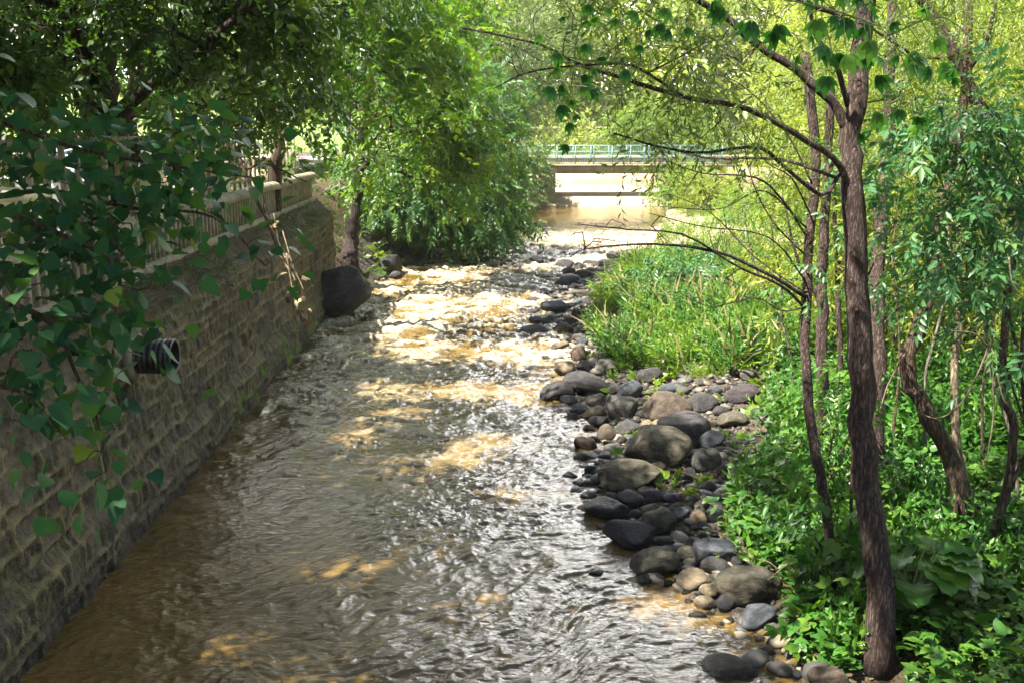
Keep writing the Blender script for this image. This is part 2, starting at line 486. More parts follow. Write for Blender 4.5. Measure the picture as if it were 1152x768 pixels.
def frames(d, up):
    x = norm(d); y = norm(np.cross(up, x)); z = np.cross(x, y)
    return np.stack([x, y, z], -1)          # columns are the axes

def scatter(tpl, P, D, U, S, tone):
    """instances of one template joined into arrays"""
    v, t = TPL[tpl] if isinstance(tpl, str) else tpl
    R = frames(D, U) * np.asarray(S)[:, None, None]
    V = np.einsum('nij,kj->nki', R, v) + P[:, None, :]
    n, k = len(P), len(v)
    Tt = (t[None] + (np.arange(n) * k)[:, None, None]).reshape(-1, 3)
    return V.reshape(-1, 3), Tt, np.repeat(tone, len(t))

def leaf_mesh(name, batches, mat, parent=None, twigs=None, tmat=None, smooth=False):
    vs, ts, to, n = [], [], [], 0
    if not batches: batches = [scatter('simple', np.array([[0, 30, -.4]]), np.array([[1.0, 0, 0]]), np.array([[0, 0, 1.0]]), [.01], np.array([.5]))]
    for v, t, o in batches:
        vs.append(v); ts.append(t + n); to.append(o); n += len(v)
    fs = [np.concatenate(ts)]; tone = np.concatenate(to); mats, midx = None, None
    if twigs is not None:
        v, q = twigs; vs.append(v); fs.append(q + n)
        midx = np.concatenate([np.zeros(len(tone)), np.ones(len(q))]); tone = np.concatenate([tone, np.zeros(len(q))]); mats = [mat, tmat]
    return add_mesh(name, np.concatenate(vs), fs, mat, parent, smooth=smooth, fattr={'tone': np.clip(tone, 0, 1)}, mats=mats, midx=midx)

# gaps in the leaf cover that the sun shines through, given as sunny spots on the water (x, y, radius)
SUN = np.array([-0.80, -0.36, 0.0]); SUN_EL = math.radians(58)
SUN[:2] /= np.linalg.norm(SUN[:2])
SUN3 = np.array([SUN[0] * math.cos(SUN_EL), SUN[1] * math.cos(SUN_EL), math.sin(SUN_EL)])
SPOTS = []
def spot(px, py, rx, ry, z=0.0):
    p = gz(px, py, z); SPOTS.append((p[0], p[1], rx, ry, z))

def sun_ok(P, soft=0.55, rng=RNG):
    keep = np.ones(len(P), bool)
    for x, y, rx, ry, z in SPOTS:
        q = P - SUN3 * ((P[:, 2] - z) / SUN3[2])[:, None]
        d = np.hypot((q[:, 0] - x) / (rx + .34), (q[:, 1] - y) / (ry + .34))
        keep &= ~((d < 1 + rng.uniform(-soft, soft, len(P))) & (P[:, 2] > z + .6))
    return keep

# ------------------------------------------------------------------ trees
def limb_mesh(name, ctrl, r0, r1, mat, parent, rings=26, sides=12, flare=0.0, lump=0.06, seed=0, power=1.0):
    pts = spline(ctrl, rings)
    rs = np.random.default_rng(seed)
    L = np.linalg.norm(np.diff(pts, axis=0), axis=1).sum()
    wob = rs.normal(0, 1, (rings, 3)); wob[0] = wob[-1] = 0
    pts = pts + np.cumsum(wob, 0) * 0.0 + wob * min(r0, r1 * 2 + .01) * 0.12
    t = np.linspace(0, 1, rings)
    rad = r0 + (r1 - r0) * t ** power
    if flare: rad = rad * (1 + flare * np.exp(-t * L / (r0 * 2.2)))
    v, q, tr = tube_arrays(pts, rad, sides)
    k = rings * sides
    c = np.repeat(pts, sides, 0)
    dv = v[:k] - c
    a = np.tile(np.arange(sides), rings); g = np.repeat(np.arange(rings), sides)
    lf = 1 + lump * (2 * vnoise(a * 0.9, g * 0.35 + seed * 7.7, seed + 11) - 1) + lump * .6 * (2 * vnoise(a * 2.3, g * .9, seed + 5) - 1)
    v[:k] = c + dv * lf[:, None]
    return add_mesh(name, v, [q, tr], mat, parent, smooth=True), pts

def twig_arrays(A, B, ra, rb, sag, rng, seg=4, sides=5):
    n = len(A)
    L = np.linalg.norm(B - A, axis=1, keepdims=True)
    mid = (A + B) / 2 + rng.normal(0, .09, (n, 3)) * L + np.array([0, 0, 1]) * L * sag
    t = np.linspace(0, 1, seg + 1)[None, :, None]
    P = (1 - t) ** 2 * A[:, None] + 2 * t * (1 - t) * mid[:, None] + t * t * B[:, None]
    T = norm(np.gradient(P, axis=1))
    ref = np.where(np.abs(T[:, :, 2:3]) < .85, np.array([0, 0, 1.0]), np.array([1.0, 0, 0]))
    a = norm(np.cross(T, ref)); b = np.cross(T, a)
    R = ra[:, None] + (rb - ra)[:, None] * np.linspace(0, 1, seg + 1)[None]
    an = np.linspace(0, 2 * np.pi, sides, endpoint=False)
    V = P[:, :, None, :] + R[:, :, None, None] * (np.cos(an)[:, None] * a[:, :, None, :] + np.sin(an)[:, None] * b[:, :, None, :])
    base = (np.arange(n) * (seg + 1) * sides)[:, None, None]
    i = (np.arange(seg) * sides)[None, :, None]; j = np.arange(sides)[None, None]; j2 = (j + 1) % sides
    q = np.stack([base + i + j, base + i + j2, base + i + sides + j2, base + i + sides + j], -1).reshape(-1, 4)
    return V.reshape(-1, 3), q

def blob_points(blobs, rng, bias=0.45):
    out = []
    for (c, r, n) in blobs:
        d = norm(rng.normal(0, 1, (n, 3)))
        u = rng.uniform(0, 1, (n, 1)) ** bias
        out.append(np.asarray(c, float) + d * u * np.asarray(r, float))
    return np.concatenate(out)

def build_tree(name, label, cat, limbs, blobs, style, seed=1, group=None, bark='bark_dark', rng_tone=.5, cull=True, keepf=None, flare=.5, sides=12, rmin=.006, crown_name='crown', start=.3, sag=.05, limb_names=None, lump=.08, base=None, twig_scale=1.0):
    """style: dict(tpl=[...], mat, per, size, spread, droop, flat)"""
    rng = np.random.default_rng(seed)
    root = thing(name, limbs[0][0][0] if base is None else base, label, cat, group)
    nodes = []
    for k, L in enumerate(limbs):
        ctrl, r0, r1 = L[:3]
        nm = (limb_names[k] if limb_names else ('trunk' if k == 0 else 'limb'))
        o, pts = limb_mesh(nm, ctrl, r0, r1, M[bark], root, rings=max(10, min(44, int(10 + 4 * np.linalg.norm(np.diff(np.asarray(ctrl), axis=0), axis=1).sum()))), sides=sides if k == 0 else max(6, sides * 2 // 3), flare=flare if k == 0 else 0, lump=lump, seed=seed + k)
        dense = spline(ctrl, 40)
        nodes.append(dense[int(40 * start):] if k == 0 else dense[8:])
    nodes = np.concatenate(nodes)
    C = blob_points(blobs, rng)
    if keepf is not None: C = C[keepf(C)]
    d0 = np.linalg.norm(C[:, None] - nodes[None], axis=2).min(1)
    C = C[np.argsort(d0)]
    pos = np.concatenate([nodes, C]); n0 = len(nodes)
    par = np.zeros(len(C), int)
    for i in range(len(C)):
        dd = np.linalg.norm(pos[:n0 + i] - C[i], axis=1)
        dd = dd + 0.35 * np.maximum(0, pos[:n0 + i, 2] - C[i, 2])
        par[i] = dd.argmin()
    cnt = np.ones(len(C))
    for i in range(len(C) - 1, -1, -1):
        if par[i] >= n0: cnt[par[i] - n0] += cnt[i]
    A = pos[par]; rb = rmin * np.sqrt(cnt) ** .95 * .8 * twig_scale
    ra = rmin * np.sqrt(cnt) * 1.15 * twig_scale
    v, q = twig_arrays(A, C, np.minimum(ra, .09), np.minimum(rb, .08), sag, rng)
    tw = (v, q)
    per = style['per']; n = len(C) * per
    ci = np.repeat(np.arange(len(C)), per)
    sp = style['spread']
    off = rng.normal(0, 1, (n, 3)) * np.asarray(sp)
    P = C[ci] + off
    out = norm(C - pos[par])[ci]
    D = norm(off) * .7 + out * .45 + rng.normal(0, .4, (n, 3)) + np.array([0, 0, -1.0]) * style.get('droop', .3)
    fl = style.get('flat', 1.0)
    U = np.array([0, 0, 1.0]) * fl + rng.normal(0, .5, (n, 3))
    S = style['size'] * rng.uniform(.65, 1.25, n)
    tone = rng_tone * rng.uniform(0, 1, len(C))[ci] + (1 - rng_tone) * rng.uniform(0, 1, n)
    ok = np.ones(n, bool)
    if cull and SPOTS: ok = sun_ok(P, rng=rng)
    ok &= P[:, 2] > terrain(P[:, 0], P[:, 1]) + .05
    tp = style['tpl']; w = rng.integers(0, len(tp), n)
    bat = []
    for k, t in enumerate(tp):
        m = ok & (w == k)
        if m.any(): bat.append(scatter(t, P[m], D[m], U[m], S[m], tone[m]))
    leaf_mesh(crown_name, bat, M[style['mat']], root, tw, M[bark], smooth=style.get('smooth', False))
    return root
# ------------------------------------------------------------------ world, sun, view
world = bpy.data.worlds.new('World'); scene.world = world
world.use_nodes = True
wn = world.node_tree.nodes; wl = world.node_tree.links
sky = wn.new('ShaderNodeTexSky'); sky.sky_type = 'NISHITA'; sky.sun_disc = False
sky.sun_elevation = SUN_EL; sky.sun_rotation = math.atan2(SUN[0], SUN[1])
sky.air_density = 1.0; sky.dust_density = 2.5; sky.ozone_density = 1.0; sky.altitude = 300
bg = wn['Background']; bg.inputs[1].default_value = 0.045
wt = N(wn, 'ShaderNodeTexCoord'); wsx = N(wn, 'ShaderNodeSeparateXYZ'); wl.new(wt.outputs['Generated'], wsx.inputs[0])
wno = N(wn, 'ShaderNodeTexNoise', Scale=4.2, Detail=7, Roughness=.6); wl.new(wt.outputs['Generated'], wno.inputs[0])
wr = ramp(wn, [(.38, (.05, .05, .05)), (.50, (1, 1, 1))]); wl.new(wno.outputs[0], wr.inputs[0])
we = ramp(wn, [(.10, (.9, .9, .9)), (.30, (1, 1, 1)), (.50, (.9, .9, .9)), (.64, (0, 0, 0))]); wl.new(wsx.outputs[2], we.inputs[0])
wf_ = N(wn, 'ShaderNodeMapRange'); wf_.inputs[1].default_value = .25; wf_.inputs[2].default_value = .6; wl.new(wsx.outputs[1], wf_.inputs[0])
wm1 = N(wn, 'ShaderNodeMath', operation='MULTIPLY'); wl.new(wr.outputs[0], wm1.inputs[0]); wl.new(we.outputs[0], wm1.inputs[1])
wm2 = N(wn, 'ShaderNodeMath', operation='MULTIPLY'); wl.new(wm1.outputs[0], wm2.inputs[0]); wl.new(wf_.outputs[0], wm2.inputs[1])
wmx = N(wn, 'ShaderNodeMixRGB'); wl.new(wm2.outputs[0], wmx.inputs[0]); wl.new(sky.outputs[0], wmx.inputs[1]); wmx.inputs[2].default_value = (66, 64.5, 64, 1)  # bright cloud band ahead, out of view, added so the river reflects silver
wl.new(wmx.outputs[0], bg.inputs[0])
ld = bpy.data.lights.new('sun', 'SUN'); ld.energy = 5.0; ld.angle = math.radians(.55); ld.color = (1, .93, .80)
lo = bpy.data.objects.new('sun', ld); COL.objects.link(lo)
lo.rotation_euler = Vector(SUN3).to_track_quat('Z', 'Y').to_euler()
scene.view_settings.view_transform = 'Standard'; scene.view_settings.look = 'None'
scene.view_settings.exposure = 2.45; scene.view_settings.gamma = 1
scene.view_settings.use_curve_mapping = False
cy = scene.cycles
cy.max_bounces = 7; cy.diffuse_bounces = 4; cy.transmission_bounces = 5; cy.glossy_bounces = 3; cy.caustics_reflective = False; cy.caustics_refractive = False
cy.use_denoising = True
cy.sample_clamp_indirect = 6
scene.render.engine = 'CYCLES'

# the bright summer air: far things fade to pale
hm, hnt, hns, hlk = mat_new('haze')
ho = N(hns, 'ShaderNodeOutputMaterial'); hv = N(hns, 'ShaderNodeVolumePrincipled'); hv.inputs['Color'].default_value = (1.0, .96, .80, 1); hv.inputs['Density'].default_value = .0004; hv.inputs['Anisotropy'].default_value = .0
hlk.new(hv.outputs[0], ho.inputs['Volume'])
hz = MB().box((-235, -70, -3.5), (255, 440, 40)).build('haze', hm); tag(hz, 'pale sunlit air between the trees', 'haze', kind='stuff')
cy.volume_bounces = 0; cy.volume_step_rate = 4

# sunny spots on the water and the bank
for s in [(400, 645, .24, .16), (552, 680, .38, .14), (292, 728, .08, .08), (375, 766, .10, .08), (408, 492, .35, .3), (515, 612, .2, .2), (470, 400, .8, 1.0),
          (560, 400, .8, 1.0), (460, 470, .35, .35), (560, 500, .4, .5), (600, 560, .25, .3), (470, 345, 1.0, 1.6), (560, 345, 1.3, 2.0), (440, 318, 1.2, 1.6), (520, 318, 1.3, 1.8), (500, 368, 1.1, 1.1), (570, 366, .9, 1.0), (440, 378, .6, .8), (530, 440, .5, .6), (590, 450, .5, .6), (440, 440, .5, .5), (520, 520, .2, .2), (735, 690, .2, .2)]:
    spot(*s)
for s in [(845, 660, .28, .22, .5), (712, 505, .22, .4, .6), (755, 520, .2, .25, .4), (755, 455, .35, .4, .5), (705, 468, .3, .3, .4), (785, 655, .3, .3, .3), (850, 600, .35, .3, .5),
          (905, 690, .3, .25, .4), (940, 710, .3, .25, .5), (640, 420, .6, .6, .3), (835, 590, .3, .5, .5), (740, 630, .22, .3, .3), (890, 600, .4, .4, .5), (930, 735, .3, .3, .5), (1030, 690, .25, .25, .9), (1130, 590, .5, .6, .9), (1060, 560, .3, .3, .9), (960, 560, .3, .3, .7), (820, 560, .3, .4, .5), (1020, 480, .5, .6, .8)]:
    spot(*s)

# ------------------------------------------------------------------ ground
gx = np.concatenate([np.linspace(-220, -30, 20), np.linspace(-28, -7, 30), np.linspace(-6.6, -4.5, 8), [-4.45, -4.4, -4.36, -4.32], np.linspace(-4.25, -.5, 24), np.arange(-.4, 7, .075), np.arange(7, 16, .25), np.arange(16, 40, 1.0), np.linspace(41, 240, 26)])
gy = np.concatenate([np.linspace(-60, 0, 14), np.arange(1, 5, .5), np.arange(5, 22, .085), np.arange(22, 40, .25), np.arange(40, 70, .5), np.arange(70, 110, 2), np.linspace(112, 420, 40)])
# put a row exactly where the retaining wall ends
gy = np.unique(np.concatenate([gy, [WALL_END - .01, WALL_END + .02]])); gx = np.unique(gx)
GX, GY = np.meshgrid(gx, gy)
GZ = terrain(GX, GY)
gv = np.stack([GX, GY, GZ], -1).reshape(-1, 3)
nx, ny = len(gx), len(gy)
ii = (np.arange(ny - 1)[:, None] * nx + np.arange(nx - 1)[None]).ravel()
gf = np.stack([ii, ii + 1, ii + nx + 1, ii + nx], -1)
dd = (GX - np.interp(GY, EY, EX)).ravel()
ppx, ppy, _ = proj(gv)
# gravel bar by the river, soil further up
bx = np.interp(ppy, [285, 430, 480, 520, 560, 600, 640, 700, 760], [720, 860, 850, 830, 815, 815, 850, 880, 900])
grav = 1 - sstep(ppx + 40 * (fbm(GX.ravel() * 2, GY.ravel() * 2, 9) - .5), bx - 25, bx + 25)
grav = np.where((gv[:, 1] > 5) & (gv[:, 1] < 36) & (gv[:, 0] > -4), grav, 0)
pale = np.where((gv[:, 0] > 2) & (gv[:, 1] > 19) & (gv[:, 1] < 64), sstep(gv[:, 1], 19, 24) , 0)
far_green = np.where((gv[:, 1] > 66) | (gv[:, 0] < -13) | (gv[:, 0] > 9.5), 1.0, 0.0)
m, nt, ns, lk = mat_new('ground')
out = N(ns, 'ShaderNodeOutputMaterial'); tc = N(ns, 'ShaderNodeTexCoord')
n1 = N(ns, 'ShaderNodeTexNoise', Scale=3.0, Detail=8, Roughness=.7); lk.new(tc.outputs['Object'], n1.inputs[0])
n2 = N(ns, 'ShaderNodeTexVoronoi', Scale=26.0); lk.new(tc.outputs['Object'], n2.inputs[0])
soil = ramp(ns, [(.3, (.030, .022, .015)), (.55, (.080, .058, .036)), (.75, (.150, .110, .070))]); lk.new(n1.outputs[0], soil.inputs[0])
gcol = ramp(ns, [(.1, (.020, .017, .014)), (.5, (.055, .048, .040)), (.9, (.12, .10, .075))]); lk.new(n2.outputs['Color'], gcol.inputs[0])
sand = ramp(ns, [(.3, (.20, .16, .09)), (.7, (.42, .36, .24))]); lk.new(n1.outputs[0], sand.inputs[0])
a1 = N(ns, 'ShaderNodeAttribute', attribute_name='gravel'); a2 = N(ns, 'ShaderNodeAttribute', attribute_name='pale')
mx1 = N(ns, 'ShaderNodeMixRGB'); lk.new(a2.outputs['Fac'], mx1.inputs[0]); lk.new(soil.outputs[0], mx1.inputs[1]); lk.new(sand.outputs[0], mx1.inputs[2])
turf = ramp(ns, [(.35, (.06, .11, .02)), (.55, (.13, .20, .035)), (.75, (.24, .26, .07))]); lk.new(n1.outputs[0], turf.inputs[0]); a3 = N(ns, 'ShaderNodeAttribute', attribute_name='turf')
mx0 = N(ns, 'ShaderNodeMixRGB'); lk.new(a3.outputs['Fac'], mx0.inputs[0]); lk.new(mx1.outputs[0], mx0.inputs[1]); lk.new(turf.outputs[0], mx0.inputs[2])
mx2 = N(ns, 'ShaderNodeMixRGB'); lk.new(a1.outputs['Fac'], mx2.inputs[0]); lk.new(mx0.outputs[0], mx2.inputs[1]); lk.new(gcol.outputs[0], mx2.inputs[2])
p = N(ns, 'ShaderNodeBsdfPrincipled', Roughness=.9); p.inputs['Specular IOR Level'].default_value = .2; lk.new(mx2.outputs[0], p.inputs['Base Color'])
b = N(ns, 'ShaderNodeBump', Strength=.8, Distance=.04); lk.new(n2.outputs['Distance'], b.inputs['Height'])
b2 = N(ns, 'ShaderNodeBump', Strength=.7, Distance=.05); lk.new(n1.outputs[0], b2.inputs['Height']); lk.new(b.outputs[0], b2.inputs['Normal'])
lk.new(b2.outputs[0], p.inputs['Normal']); lk.new(p.outputs[0], out.inputs[0])
g = add_mesh('ground', gv, gf, m, smooth=True, pattr={'gravel': grav, 'pale': pale, 'turf': far_green})
tag(g, kind='structure')

# ------------------------------------------------------------------ river surface
wy = [3.5]
while wy[-1] < 70: wy.append(wy[-1] + max(.016, .0021 * wy[-1]))
wy = np.array(wy)
wu = np.linspace(0, 1, 640)
lw = np.where(wy < WALL_END, -4.02, np.interp(wy, LY, LX) - 1.2)
rw = np.minimum(np.interp(wy, EY, EX) + 1.3, 26)
WXX = lw[:, None] + (rw - lw)[:, None] * wu[None]; WYY = np.repeat(wy[:, None], len(wu), 1)
def water_h(x, y):
    # drifting warp so that crests bend
    wx_ = x + .5 * (fbm(x * .7, y * .7, 31, 3) - .5); wy_ = y + .8 * (fbm(x * .8 + 9, y * .5, 32, 3) - .5)
    rap = (.35 * sstep(y, 9, 15) + .65 * sstep(y, 15, 23)) * (1 - sstep(y, 37, 46))
    calm = 1 - .85 * sstep(y, 42, 50)
    h = 0
    # small oblique ripples
    for k, (L, a, th, st) in enumerate([(.085, .0088, .50, 2.6), (.050, .0046, .30, 2.4), (.21, .0100, .72, 2.4), (.062, .0052, -.12, 2.3), (.034, .0022, .15, 2.0)]):
        c, s = math.cos(th), math.sin(th)
        u = (wx_ * c + wy_ * s) / (L * st); v = (-wx_ * s + wy_ * c) / L
        n = vnoise(u, v, 40 + k)
        h = h + a * (1 - np.abs(2 * n - 1) * 1.0) * 2 * (0.35 + 1.1 * fbm(x * .9 + k, y * .45, 60 + k, 2))
    h = h * (.75 + .3 * sstep(x, -3, 0))
    # broad swell of the current
    h = h + .035 * (fbm(wx_ * 1.0, wy_ * 1.6, 50, 3) - .5) * 2
    big = (1 - np.abs(2 * fbm(wx_ * 1.2, wy_ * 1.9, 51, 3) - 1))
    h = h + rap * (.13 * (big ** 2 - .5) + .17 * (fbm(wx_ * 2.6, wy_ * 5, 52, 5) - .5) + .05 * (1 - np.abs(2 * fbm(wx_ * 7, wy_ * 11, 57, 3) - 1)))
    foam = rap * sstep(big + .55 * (fbm(wx_ * 3, wy_ * 9, 53, 4) - .5) + .35 * (fbm(x * .35, y * .6, 54, 2) - .5), .60, .98)
    return h * calm, foam, rap
hh, foam, rap = water_h(WXX, WYY)
step = .0
edge = np.clip(np.minimum(WXX - lw[:, None], 2), 0, 1)
wz = hh * (.4 + .6 * np.clip(edge / .3, 0, 1)) + step
wv = np.stack([WXX, WYY, wz], -1).reshape(-1, 3)
nx = len(wu); ii = (np.arange(len(wy) - 1)[:, None] * nx + np.arange(nx - 1)[None]).ravel()
wf = np.stack([ii, ii + 1, ii + nx + 1, ii + nx], -1)
m, nt, ns, lk = mat_new('river_water')
out = N(ns, 'ShaderNodeOutputMaterial'); tc = N(ns, 'ShaderNodeTexCoord')
mp = N(ns, 'ShaderNodeMapping'); mp.inputs['Rotation'].default_value = (0, 0, .35); mp.inputs['Scale'].default_value = (.45, 1, 1); lk.new(tc.outputs['Object'], mp.inputs[0])
n1 = N(ns, 'ShaderNodeTexNoise', Scale=22, Detail=4, Roughness=.6, Distortion=1.2); lk.new(mp.outputs[0], n1.inputs[0])
n2 = N(ns, 'ShaderNodeTexNoise', Scale=.8, Detail=3); lk.new(tc.outputs['Object'], n2.inputs[0])
n3 = N(ns, 'ShaderNodeTexNoise', Scale=13, Detail=8, Roughness=.8, Distortion=1.5); lk.new(mp.outputs[0], n3.inputs[0])
mud = ramp(ns, [(.3, (.078, .050, .014)), (.7, (.124, .081, .026))]); lk.new(n2.outputs[0], mud.inputs[0])
af = N(ns, 'ShaderNodeAttribute', attribute_name='foam')
fm = N(ns, 'ShaderNodeMath', operation='MULTIPLY'); lk.new(af.outputs['Fac'], fm.inputs[0])
fr = ramp(ns, [(.40, (0, 0, 0)), (.56, (1, 1, 1))]); lk.new(n3.outputs[0], fr.inputs[0]); lk.new(fr.outputs[0], fm.inputs[1])
mc = N(ns, 'ShaderNodeMixRGB'); lk.new(fm.outputs[0], mc.inputs[0]); lk.new(mud.outputs[0], mc.inputs[1]); mc.inputs[2].default_value = (.50, .44, .33, 1)
p = N(ns, 'ShaderNodeBsdfPrincipled', Roughness=.02, IOR=1.48); p.inputs['Specular IOR Level'].default_value = .5
lk.new(mc.outputs[0], p.inputs['Base Color'])
mr = N(ns, 'ShaderNodeMapRange'); mr.inputs[3].default_value = .03; mr.inputs[4].default_value = .6; lk.new(fm.outputs[0], mr.inputs[0]); lk.new(mr.outputs[0], p.inputs['Roughness'])
b = N(ns, 'ShaderNodeBump', Strength=.5, Distance=.02); lk.new(n1.outputs[0], b.inputs['Height']); lk.new(b.outputs[0], p.inputs['Normal'])
lk.new(p.outputs[0], out.inputs[0])
wo = add_mesh('river', wv, wf, m, smooth=True, pattr={'foam': foam.ravel()})
tag(wo, kind='structure')

# ------------------------------------------------------------------ retaining wall: squared dark blocks with pale raised mortar
ys = [1.0]
while ys[-1] < WALL_END: ys.append(ys[-1] + max(.022, .0024 * ys[-1]))
ys = np.array(ys[:-1] + [WALL_END])
prof = [(-3.90, -.6), (-3.90, -.3)]
hs = np.arange(-.28, 2.24, .026)
px_ = np.where(hs < .55, -3.92 - .02 * hs, np.where(hs < .72, -3.93 - (hs - .55) / .17 * .10, -4.03 - (hs - .72) * .03))
prof += list(zip(px_, hs))
for t in np.linspace(0, 1, 14)[1:]: prof.append((-4.075 - .36 * t, 2.24 + .40 * t ** .8))
prof = np.array(prof)
PX, YY = np.meshgrid(prof[:, 0], ys); PZ = np.repeat(prof[None, :, 1], len(ys), 0)
ch = [0]; rs = np.random.default_rng(5)
while ch[-1] < 4: ch.append(ch[-1] + rs.choice([.13, .17, .21, .25, .30]))
ch = np.array(ch) - .4
zz = PZ + .075 * (fbm(YY * 1.1, PZ * .5, 70, 3) - .5) * 2
cidx = np.searchsorted(ch, zz.ravel()) - 1
cidx = np.clip(cidx, 0, len(ch) - 2)
dist = np.minimum(zz.ravel() - ch[cidx], ch[cidx + 1] - zz.ravel())
btone = np.zeros(YY.size); bd = np.full(YY.size, 9.0)
yyr = (YY + .14 * (fbm(YY * 1.5, PZ * 2.6, 71, 3) - .5)).ravel()
for c in range(len(ch) - 1):
    sel = cidx == c
    if not sel.any(): continue
    e = [-1 + rs.uniform(0, .4)]
    while e[-1] < WALL_END + 2: e.append(e[-1] + rs.choice([.14, .20, .27, .36, .46, .58]))
    e = np.array(e); k = np.searchsorted(e, yyr[sel]) - 1; k = np.clip(k, 0, len(e) - 2)
    bd[sel] = np.minimum(yyr[sel] - e[k], e[k + 1] - yyr[sel])
    btone[sel] = rs.uniform(0, 1, len(e))[k]
dist = np.minimum(np.abs(dist), np.abs(bd)) + .045 * (fbm(YY.ravel() * 9, PZ.ravel() * 9, 72, 4) - .5)
ledge = sstep(PZ.ravel(), 2.22, 2.30)
mort = (1 - sstep(dist, .014, .034)) * (1 - ledge)
mort = mort * (.25 + .75 * sstep(fbm(YY.ravel() * 2.2, PZ.ravel() * 3.0, 78, 4), .36, .58))
rough_ = fbm(YY.ravel() * 7, PZ.ravel() * 7, 73, 4) - .5
foot = (1 - sstep(PZ.ravel(), .5, .62))
disp = .022 * mort - .035 * (1 - mort) * (btone - .4) + .065 * rough_ + .03 * foot * (fbm(YY.ravel() * 2.5, PZ.ravel() * 3, 75, 3) - .5)
wvx = PX.ravel() + disp * (1 - ledge); wvz = PZ.ravel() + ledge * .10 * (fbm(YY.ravel() * 2, PX.ravel() * 4, 74, 3) - .5)
vv = np.stack([wvx, YY.ravel(), wvz], -1)
npf = len(prof); ii = (np.arange(len(ys) - 1)[:, None] * npf + np.arange(npf - 1)[None]).ravel()
ff = np.stack([ii, ii + npf, ii + npf + 1, ii + 1], -1)
nb = len(vv)
vv = np.concatenate([vv, [(-4.8, ys[0], 2.6), (-4.8, ys[0], -.6), (-4.8, ys[-1], 2.6), (-4.8, ys[-1], -.6)]])
l0, l1 = npf - 1, (len(ys) - 1) * npf + npf - 1; b0, b1 = 0, (len(ys) - 1) * npf
extra = np.array([(l0, l1, nb + 2, nb), (nb, nb + 2, nb + 3, nb + 1)])
endt = []
for k in range(npf - 1): endt.append((b1 + k, nb + 3, b1 + k + 1))
endt.append((l1, nb + 3, nb + 2))
m, nt, ns, lk = mat_new('stone_wall')
out = N(ns, 'ShaderNodeOutputMaterial'); tc = N(ns, 'ShaderNodeTexCoord')
am = N(ns, 'ShaderNodeAttribute', attribute_name='mortar'); ab = N(ns, 'ShaderNodeAttribute', attribute_name='block'); al = N(ns, 'ShaderNodeAttribute', attribute_name='ledge')
n1 = N(ns, 'ShaderNodeTexNoise', Scale=14, Detail=7, Roughness=.7); lk.new(tc.outputs['Object'], n1.inputs[0])
n2 = N(ns, 'ShaderNodeTexNoise', Scale=1.3, Detail=4, Roughness=.6); lk.new(tc.outputs['Object'], n2.inputs[0])
n4 = N(ns, 'ShaderNodeTexNoise', Scale=45, Detail=3); lk.new(tc.outputs['Object'], n4.inputs[0])
st = ramp(ns, [(.0, (.016, .013, .014)), (.5, (.042, .036, .033)), (1, (.100, .084, .064))]); lk.new(ab.outputs['Fac'], st.inputs[0])
mo = ramp(ns, [(.3, (.070, .058, .030)), (.55, (.165, .138, .072)), (.8, (.28, .235, .13))]); lk.new(n1.outputs[0], mo.inputs[0])
v1 = N(ns, 'ShaderNodeMixRGB', blend_type='MULTIPLY'); v1.inputs[0].default_value = .8
vr = ramp(ns, [(.3, (.45, .45, .45)), (.7, (1.35, 1.35, 1.3))]); lk.new(n1.outputs[0], vr.inputs[0]); lk.new(st.outputs[0], v1.inputs[1]); lk.new(vr.outputs[0], v1.inputs[2])
c1 = N(ns, 'ShaderNodeMixRGB'); lk.new(am.outputs['Fac'], c1.inputs[0]); lk.new(v1.outputs[0], c1.inputs[1]); lk.new(mo.outputs[0], c1.inputs[2])
# olive lichen in patches
lr = ramp(ns, [(.40, (.1, .1, .1)), (.58, (.85, .85, .85))]); lk.new(n2.outputs[0], lr.inputs[0])
lr2 = ramp(ns, [(.42, (0, 0, 0)), (.6, (1, 1, 1))]); lk.new(n1.outputs[0], lr2.inputs[0])
lm = N(ns, 'ShaderNodeMath', operation='MULTIPLY'); lk.new(lr.outputs[0], lm.inputs[0]); lk.new(lr2.outputs[0], lm.inputs[1])
c2 = N(ns, 'ShaderNodeMixRGB'); lk.new(lm.outputs[0], c2.inputs[0]); lk.new(c1.outputs[0], c2.inputs[1]); c2.inputs[2].default_value = (.108, .088, .034, 1)
# brown mossy ledge
lg = ramp(ns, [(.35, (.026, .017, .010)), (.6, (.058, .042, .018)), (.75, (.085, .070, .020))]); lk.new(n1.outputs[0], lg.inputs[0])
c3 = N(ns, 'ShaderNodeMixRGB'); lk.new(al.outputs['Fac'], c3.inputs[0]); lk.new(c2.outputs[0], c3.inputs[1]); lk.new(lg.outputs[0], c3.inputs[2])
# wet, dark band and bright moss near the water
sx = N(ns, 'ShaderNodeSeparateXYZ'); lk.new(tc.outputs['Object'], sx.inputs[0])
wz_ = N(ns, 'ShaderNodeMapRange'); wz_.inputs[1].default_value = .04; wz_.inputs[2].default_value = .34; wz_.inputs[3].default_value = .8; wz_.inputs[4].default_value = 0; 
za = N(ns, 'ShaderNodeMath', operation='MULTIPLY_ADD'); za.inputs[1].default_value = -.5; lk.new(n2.outputs[0], za.inputs[0]); lk.new(sx.outputs[2], za.inputs[2]); 
zb = N(ns, 'ShaderNodeMath', operation='ADD'); zb.inputs[1].default_value = .25; lk.new(za.outputs[0], zb.inputs[0]); lk.new(zb.outputs[0], wz_.inputs[0])
c4 = N(ns, 'ShaderNodeMixRGB'); lk.new(wz_.outputs[0], c4.inputs[0]); lk.new(c3.outputs[0], c4.inputs[1]); c4.inputs[2].default_value = (.018, .016, .016, 1)
gm = N(ns, 'ShaderNodeMapRange'); gm.inputs[1].default_value = 13; gm.inputs[2].default_value = 16; lk.new(sx.outputs[1], gm.inputs[0])
